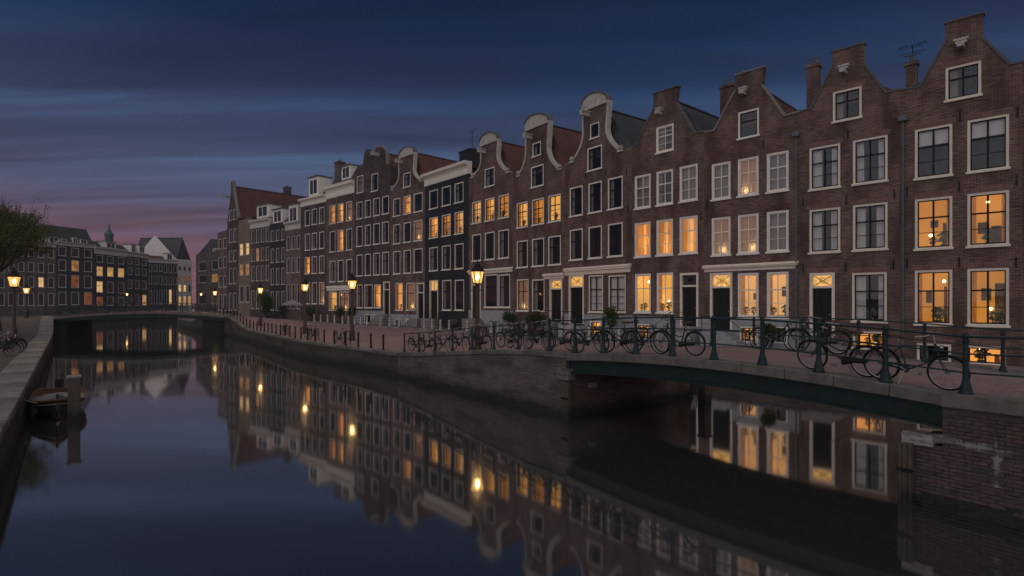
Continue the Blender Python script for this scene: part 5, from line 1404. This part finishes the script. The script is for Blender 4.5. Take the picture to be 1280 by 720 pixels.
for i, (x, y) in enumerate(((-25.2,27.6),(-25.9,28.5),(-26.5,29.3),(-27.3,30.1),(-28.2,31.0),(-24.6,26.7))):
    p = Vector((x, y)); bike(p, (perp*(1 if i % 2 else -1)).normalized(), i % 3, ('black','blue-grey','dark green')[i % 3] + ' bicycle in the row parked beside the left lamp and tree', lground(p)+.005, 4, 'bicycles beside the left lamp')
for i in range(9):
    p = FB0 + FE*(1.2+1.55*i) + FN*.75
    bike(p, FE*(1 if i % 2 else -1), i % 3, ('black','blue-grey','dark green')[i % 3] + ' bicycle in the row parked along the distant bridge railing', fbz(p)-.02, 4, 'bicycles on the distant bridge')

# ================================================================== boat and mooring post
def make_boat():
    c = Vector((-15.88,19.6)); t = thing('moored_boat', (c.x, c.y, 0), math.atan2(-LQD.y, -LQD.x), 'small open wooden boat with grey cover moored at the left quay', 'boat')
    L, Bm, n, m = 4.9, .76, 16, 8
    def sec(i):
        u = i/n; x = -L/2 + L*u
        hw = Bm*(1-abs(2*u-1.0)**3.2*(.30 if u < .5 else 1.0)); hw = max(hw, .03)
        sheer = .42 + .22*max(0, u-.5)**2*4 + .05*(1-u); keel = -.18 + .22*max(0, u-.8)*5*.5
        return x, hw, sheer, keel
    hull = MB(); inner = MB()
    for i in range(n+1):
        x, hw, sh, kl = sec(i)
        for j in range(m+1):
            a = math.pi*j/m; y = -hw*math.cos(a); q = abs(math.cos(a)); z = lerp(kl, sh, q**1.9)
            hull.v.append((x, y, z)); inner.v.append((x*.985, y*.94, max(z+.05, kl+.09) if q < .99 else z))
    for i in range(n):
        for j in range(m):
            a = i*(m+1)+j; hull.f.append((a, a+1, a+m+2, a+m+1)); inner.f.append((a, a+m+1, a+m+2, a+1))
    hull.f.append(tuple(range(m+1))); inner.f.append(tuple(range(m+1)))
    hull.build('hull', plain('dark_boat_hull', (.035,.035,.04), .4, .25), t, smooth=False); inner.build('inner_hull', plain('boat_inner_wood', (.10,.05,.03), .6, .3), t)
    for sg in (-1, 1):
        MB().tube([(sec(i)[0], sg*sec(i)[1], sec(i)[2]+.015) for i in range(n+1)], .042, 6).build('gunwale', WOODB, t)
        MB().tube([(sec(i)[0], sg*sec(i)[1]*1.0, sec(i)[2]-.10) for i in range(n+1)], .022, 5).build('rubbing_strake', plain('pale_strake', (.26,.24,.22), .6), t)
    MB().box(-L/2-.03,-.56,.0,-L/2+.05,.56,.48).build('transom', WOODB, t)
    for x in (-1.6, -.1):
        _, hw, sh, _k = sec(int((x+L/2)/L*n)); MB().box(x-.14,-hw*.88,sh-.15,x+.14,hw*.88,sh-.10).build('thwart', WOODB, t)
    cv = MB()
    for i in range(8, n+1):
        x, hw, sh, _k = sec(i)
        for j in range(7):
            v = -1+2*j/6; cv.v.append((x, v*hw*.97, sh+.05+.20*(1-v*v)*(.6+.4*math.sin(i*1.3))))
    for i in range(n-8):
        for j in range(6): cv.f.append((i*7+j, i*7+j+1, i*7+8+j, i*7+7+j))
    cv.build('canvas_cover', plain('grey_canvas', (.17,.165,.165), .85, .25, 6), t)
    MB().box(-L/2-.28,-.13,.10,-L/2-.03,.13,.78).build('outboard_motor', IRON, t)
    return c
make_boat()
rp = MB(); a = Vector((-14.85,18.5,.42)); b = Vector((-15.55,17.05,1.16))
rp.tube([a.lerp(b, i/8) - Vector((0,0,.22*math.sin(math.pi*i/8))) for i in range(9)], .014, 5)
tag(rp.build('mooring_rope', plain('pale_rope', (.35,.32,.27), .9)), 'pale mooring rope sagging from the boat to the quay', 'rope')
pl_ = thing('mooring_post', (-14.0,17.9,0), .65, 'thick square timber mooring post with pale cap standing in the water', 'mooring post')
inst(rough_block(.30,.30,3.2, WOODP, 'pile', 21), 'pile', pl_, (0,0,-.25)); inst(rough_block(.37,.37,.06, LIME, 'cap', 22), 'cap', pl_, (0,0,1.38))
pl2 = thing('mooring_post', (7.35,21.35,0), .5, 'dark timber pile in the water under the near bridge', 'mooring post')
inst(rough_block(.34,.34,3.2, WOODP, 'pile', 23), 'pile', pl2, (0,0,-.3)); inst(rough_block(.40,.40,.08, IRON, 'cap', 24), 'cap', pl2, (0,0,1.33))

# ================================================================== trees and shrubs
def leafmat(name, c): 
    if name in MATS: return MATS[name]
    m, n, l, out = newmat(name)
    oi = n.new('ShaderNodeNewGeometry'); tx = n.new('ShaderNodeTexNoise'); tx.inputs['Scale'].default_value = 2.5; l.new(oi.outputs['Position'], tx.inputs['Vector'])
    r_ = n.new('ShaderNodeValToRGB'); l.new(tx.outputs['Fac'], r_.inputs[0])
    r_.color_ramp.elements[0].position = .35; r_.color_ramp.elements[1].position = .65
    r_.color_ramp.elements[0].color = tuple(v*.6 for v in c)+(1,); r_.color_ramp.elements[1].color = tuple(v*1.35 for v in c)+(1,)
    d = n.new('ShaderNodeBsdfDiffuse'); t = n.new('ShaderNodeBsdfTranslucent'); l.new(r_.outputs[0], d.inputs[0]); l.new(r_.outputs[0], t.inputs[0])
    mx = n.new('ShaderNodeMixShader'); mx.inputs[0].default_value = .35; l.new(d.outputs[0], mx.inputs[1]); l.new(t.outputs[0], mx.inputs[2]); l.new(mx.outputs[0], out.inputs[0])
    MATS[name] = m; return m
BARK = plain('bark', (.045,.038,.032), .9, .35, 8, bump=.5)
def leaf(mb, p, d, size, rr):
    d = (d + Vector((rr.uniform(-1,1), rr.uniform(-1,1), rr.uniform(-1,1)))*.8).normalized()*size
    w = d.cross(Vector((rr.uniform(-1,1), rr.uniform(-1,1), rr.uniform(-1,1)))).normalized()*size*.36
    mb.add([p, p+d*.5+w, p+d, p+d*.5-w], [(0,1,2,3)])
def big_tree(loc, label, seed=4, height=15.5):
    rr = random.Random(seed); t = thing('tree', loc, 0, label, 'tree'); tr, lv = MB(), MB()
    def grow(p, d, ln, r_, lvl):
        n = 4; pts = [p]; dd = d.copy()
        for i in range(n):
            dd = (dd + Vector((rr.uniform(-1,1), rr.uniform(-1,1), rr.uniform(-.3,.7)))*(.10+.07*lvl)).normalized(); pts.append(pts[-1] + dd*ln/n)
        tr.tube(pts, [lerp(r_, r_*.6, i/n) for i in range(n+1)], 7 if lvl < 2 else (4 if lvl < 4 else 3), False)
        if lvl >= 3:
            for q in pts[1:]:
                if rr.random() < (.62 if q.z < 8.0 else (.3 if q.z < 9.5 else .06)):
                    for _ in range(rr.randint(3, 8)): leaf(lv, q + Vector((rr.uniform(-.2,.2), rr.uniform(-.2,.2), rr.uniform(-.2,.2))), dd, rr.uniform(.09,.17), rr)
        if lvl >= 5 or r_ < .006: return
        k = (4,4,4,3,3)[lvl]
        for i in range(k):
            j = rr.randint(2, n) if lvl else rr.randint(3, n)
            a = rr.uniform(0, 6.28); sp = rr.uniform(.5,.95); side = Vector((math.cos(a), math.sin(a), rr.uniform(-.55,.30)))
            grow(pts[j], (dd + side*sp).normalized(), ln*rr.uniform(.62,.90), r_*rr.uniform(.45,.62), lvl+1)
        grow(pts[-1], (dd + Vector((0,0,.25))).normalized(), ln*.72, r_*.6, lvl+1)
    grow(Vector((0,0,0)), Vector((.02,0,1)), height*.235, .22, 0)
    tr.build('trunk', BARK, t); lv.build('crown', leafmat('fresh_spring_leaf', (.13,.155,.045)), t)
    return t
p = Vector((-39.0,42.6)); big_tree((p.x, p.y, lground(p)), 'tall thin-leaved spring tree with bare upper twigs on the left quay')
def shrub(loc, r, h, label, seed, stem=0.0, n=1800, col=(.05,.08,.025), pot=None, cat='shrub', group=None, size=.09, name='shrub'):
    rr = random.Random(seed); t = thing(name, loc, 0, label, cat, group); lv, st_ = MB(), MB()
    z0 = stem + (pot or 0)
    if pot: MB().lathe([(r*.42,0),(r*.55,pot),(r*.60,pot),(r*.60,pot+.04),(r*.5,pot+.04)], 10).build('pot', plain('dark_planter', (.06,.05,.045), .7), t)
    for i in range(7):
        a = rr.uniform(0,6.28); st_.tube([(0,0,pot or 0), (math.cos(a)*r*.25, math.sin(a)*r*.25, z0+h*.35), (math.cos(a)*r*.6, math.sin(a)*r*.6, z0+h*rr.uniform(.5,.8))], [.03,.02,.008], 4)
    lobes = [(Vector((rr.uniform(-.4,.4)*r, rr.uniform(-.4,.4)*r, z0+h*rr.uniform(.35,.72))), rr.uniform(.45,.7)) for _ in range(9)]
    for i in range(n):
        c, q = rr.choice(lobes); v = Vector((rr.gauss(0,1), rr.gauss(0,1), rr.gauss(0,1))).normalized()*rr.random()**.4
        leaf(lv, c + Vector((v.x*r*q, v.y*r*q, v.z*h*.5*q)), v, size*rr.uniform(.7,1.4), rr)
    st_.build('stem', BARK, t); lv.build('foliage', leafmat('leaf_%d' % (seed % 3), col), t); return t
p = Vector((-34.0,77.5)); shrub((p.x, p.y, ground(p)), 1.35, 2.9, 'round clipped green tree on a short trunk near the last quay lamps', 31, stem=.9, n=4200, col=(.06,.10,.02), cat='tree', size=.13, name='clipped_tree')
def before(x, out): q = out_from_facade(x, out); return (q.x, q.y, ground(q)+.11)
for x, out, r, h, lab, sd in ((655,1.3,.75,1.5,'bushy planter shrub under the left ground floor window of the tallest neck gable',41),(690,1.6,.95,1.6,'wide dark shrub in front of the lit fanlight door',42),(776,1.0,.55,2.0,'upright shrub beside the blinds of the cream shop cornice house',43),
                         (438,1.4,.7,1.9,'dark climbing shrub beside the lit shop',44),(452,1.2,.6,1.6,'dark shrub at the foot of the sooty house',45),(402,1.5,.8,1.6,'dark shrub before the tall dormer house',46),(366,1.5,.9,1.7,'dark shrub before the grey-plum house',47),(347,1.6,.9,1.9,'dark shrub before the dark narrow house',48),
                         (968,.75,.45,.9,'low leafy planter before the glowing ground floor window',49)):
    shrub(before(x, out), r, h, lab, sd, pot=.4, n=1500, col=(.045,.07,.025))

# ================================================================== things standing before the houses
def bench(x, out, label):
    q = out_from_facade(x, out); a, b = facade_pt(x-3), facade_pt(x+3); d = (b-a).normalized()
    t = thing('bench', (q.x, q.y, ground(q)+.112), math.atan2(d.y, d.x), label, 'bench', 'benches by the house fronts')
    for k in range(3): MB().box(-.75,-.22+k*.15,.42,.75,-.09+k*.15,.46).build('slat', WOODP, t)
    for k in range(2): MB().box(-.75,.24,.58+k*.17,.75,.27,.70+k*.17).build('back_slat', WOODP, t)
    for sx in (-.62,.62):
        MB().box(sx-.03,-.2,0,sx+.03,-.14,.42).build('leg', IRON, t); MB().box(sx-.03,.21,0,sx+.03,.239,.9).build('leg', IRON, t)
for x, lab in ((624,'slatted bench before the wide shop window'),(668,'slatted bench before the tallest neck gable'),(751,'slatted bench before the cream shop cornice house'),(806,'slatted bench before the orange glowing house'),(573,'slatted bench before the navy house')):
    bench(x, .75 if x != 668 else 2.2, lab)
q = out_from_facade(404, 4.2)
pa = thing('parasol', (q.x, q.y, ground(q)), .4, 'pale square terrace parasol in front of the brown dormer house', 'parasol')
MB().tube([(0,0,0),(0,0,2.5)], .03, 6).build('pole', IRON, pa); MB().lathe([(.35,0),(.35,.08),(.08,.12)], 10).build('base', STONE, pa)
cn = MB(); cn.add([(-1.2,-1.2,2.05),(1.2,-1.2,2.05),(1.2,1.2,2.05),(-1.2,1.2,2.05),(0,0,2.6),(-1.2,-1.2,1.88),(1.2,-1.2,1.88),(1.2,1.2,1.88),(-1.2,1.2,1.88)], [(0,1,4),(1,2,4),(2,3,4),(3,0,4),(0,5,6,1),(1,6,7,2),(2,7,8,3),(3,8,5,0)])
cn.build('canopy', cloth('pale_canvas', (.34,.34,.33), .3), pa)
# ------------------------------------------------------------------ stone posts and iron chains or rails fencing the stoops
def stoop_fence(x0, x1, out, label, mat=None):
    a, b = out_from_facade(x0, out), out_from_facade(x1, out); d = (b-a); L_ = d.length; d.normalize()
    g = ground(a)+.112; t = thing('stoop_fence', (a.x, a.y, g), math.atan2(d.y, d.x), label, 'fence', 'fences before the stoops')
    n = max(2, int(L_/1.3)+1)
    for k in range(n):
        x = L_*k/(n-1); MB().lathe([(.13,-.1),(.13,.12),(.10,.15),(.085,.72),(.11,.75),(.11,.80),(.07,.86),(.02,.90)], 8).build('stone_post', mat or TRIM, t, (x, 0, 0))
    for h_ in (.42, .68): MB().tube([(0,0,h_),(L_,0,h_)], .016, 5).build('rail', IRON, t)
for x0, x1, o_, lab in ((646,683,1.9,'low stone-posted fence before the tallest neck gable'),(606,637,1.9,'low stone-posted fence before the wide shop window'),(551,583,1.9,'low stone-posted fence before the navy house'),(494,519,1.9,'low stone-posted fence before the narrow house beside the navy one'),
                    (446,477,1.9,'low stone-posted fence before the sooty house'),(410,436,1.9,'low stone-posted fence before the lit shop'),(737,786,1.8,'low stone-posted fence before the cream shop cornice house'),(795,840,1.6,'low stone-posted fence before the orange glowing house')):
    stoop_fence(x0, x1, o_, lab)
# ------------------------------------------------------------------ evening haze over the canal
hz = MB().box(-250, -30, -3.2, 120, 290, 34)
hm, hn, hl, ho = newmat('evening_haze')
pv = hn.new('ShaderNodeVolumePrincipled'); pv.inputs['Color'].default_value = (.80,.82,.92,1); pv.inputs['Density'].default_value = .00035; pv.inputs['Anisotropy'].default_value = 0.0
hl.new(pv.outputs[0], ho.inputs['Volume'])
tag(hz.build('haze', hm), kind='stuff')
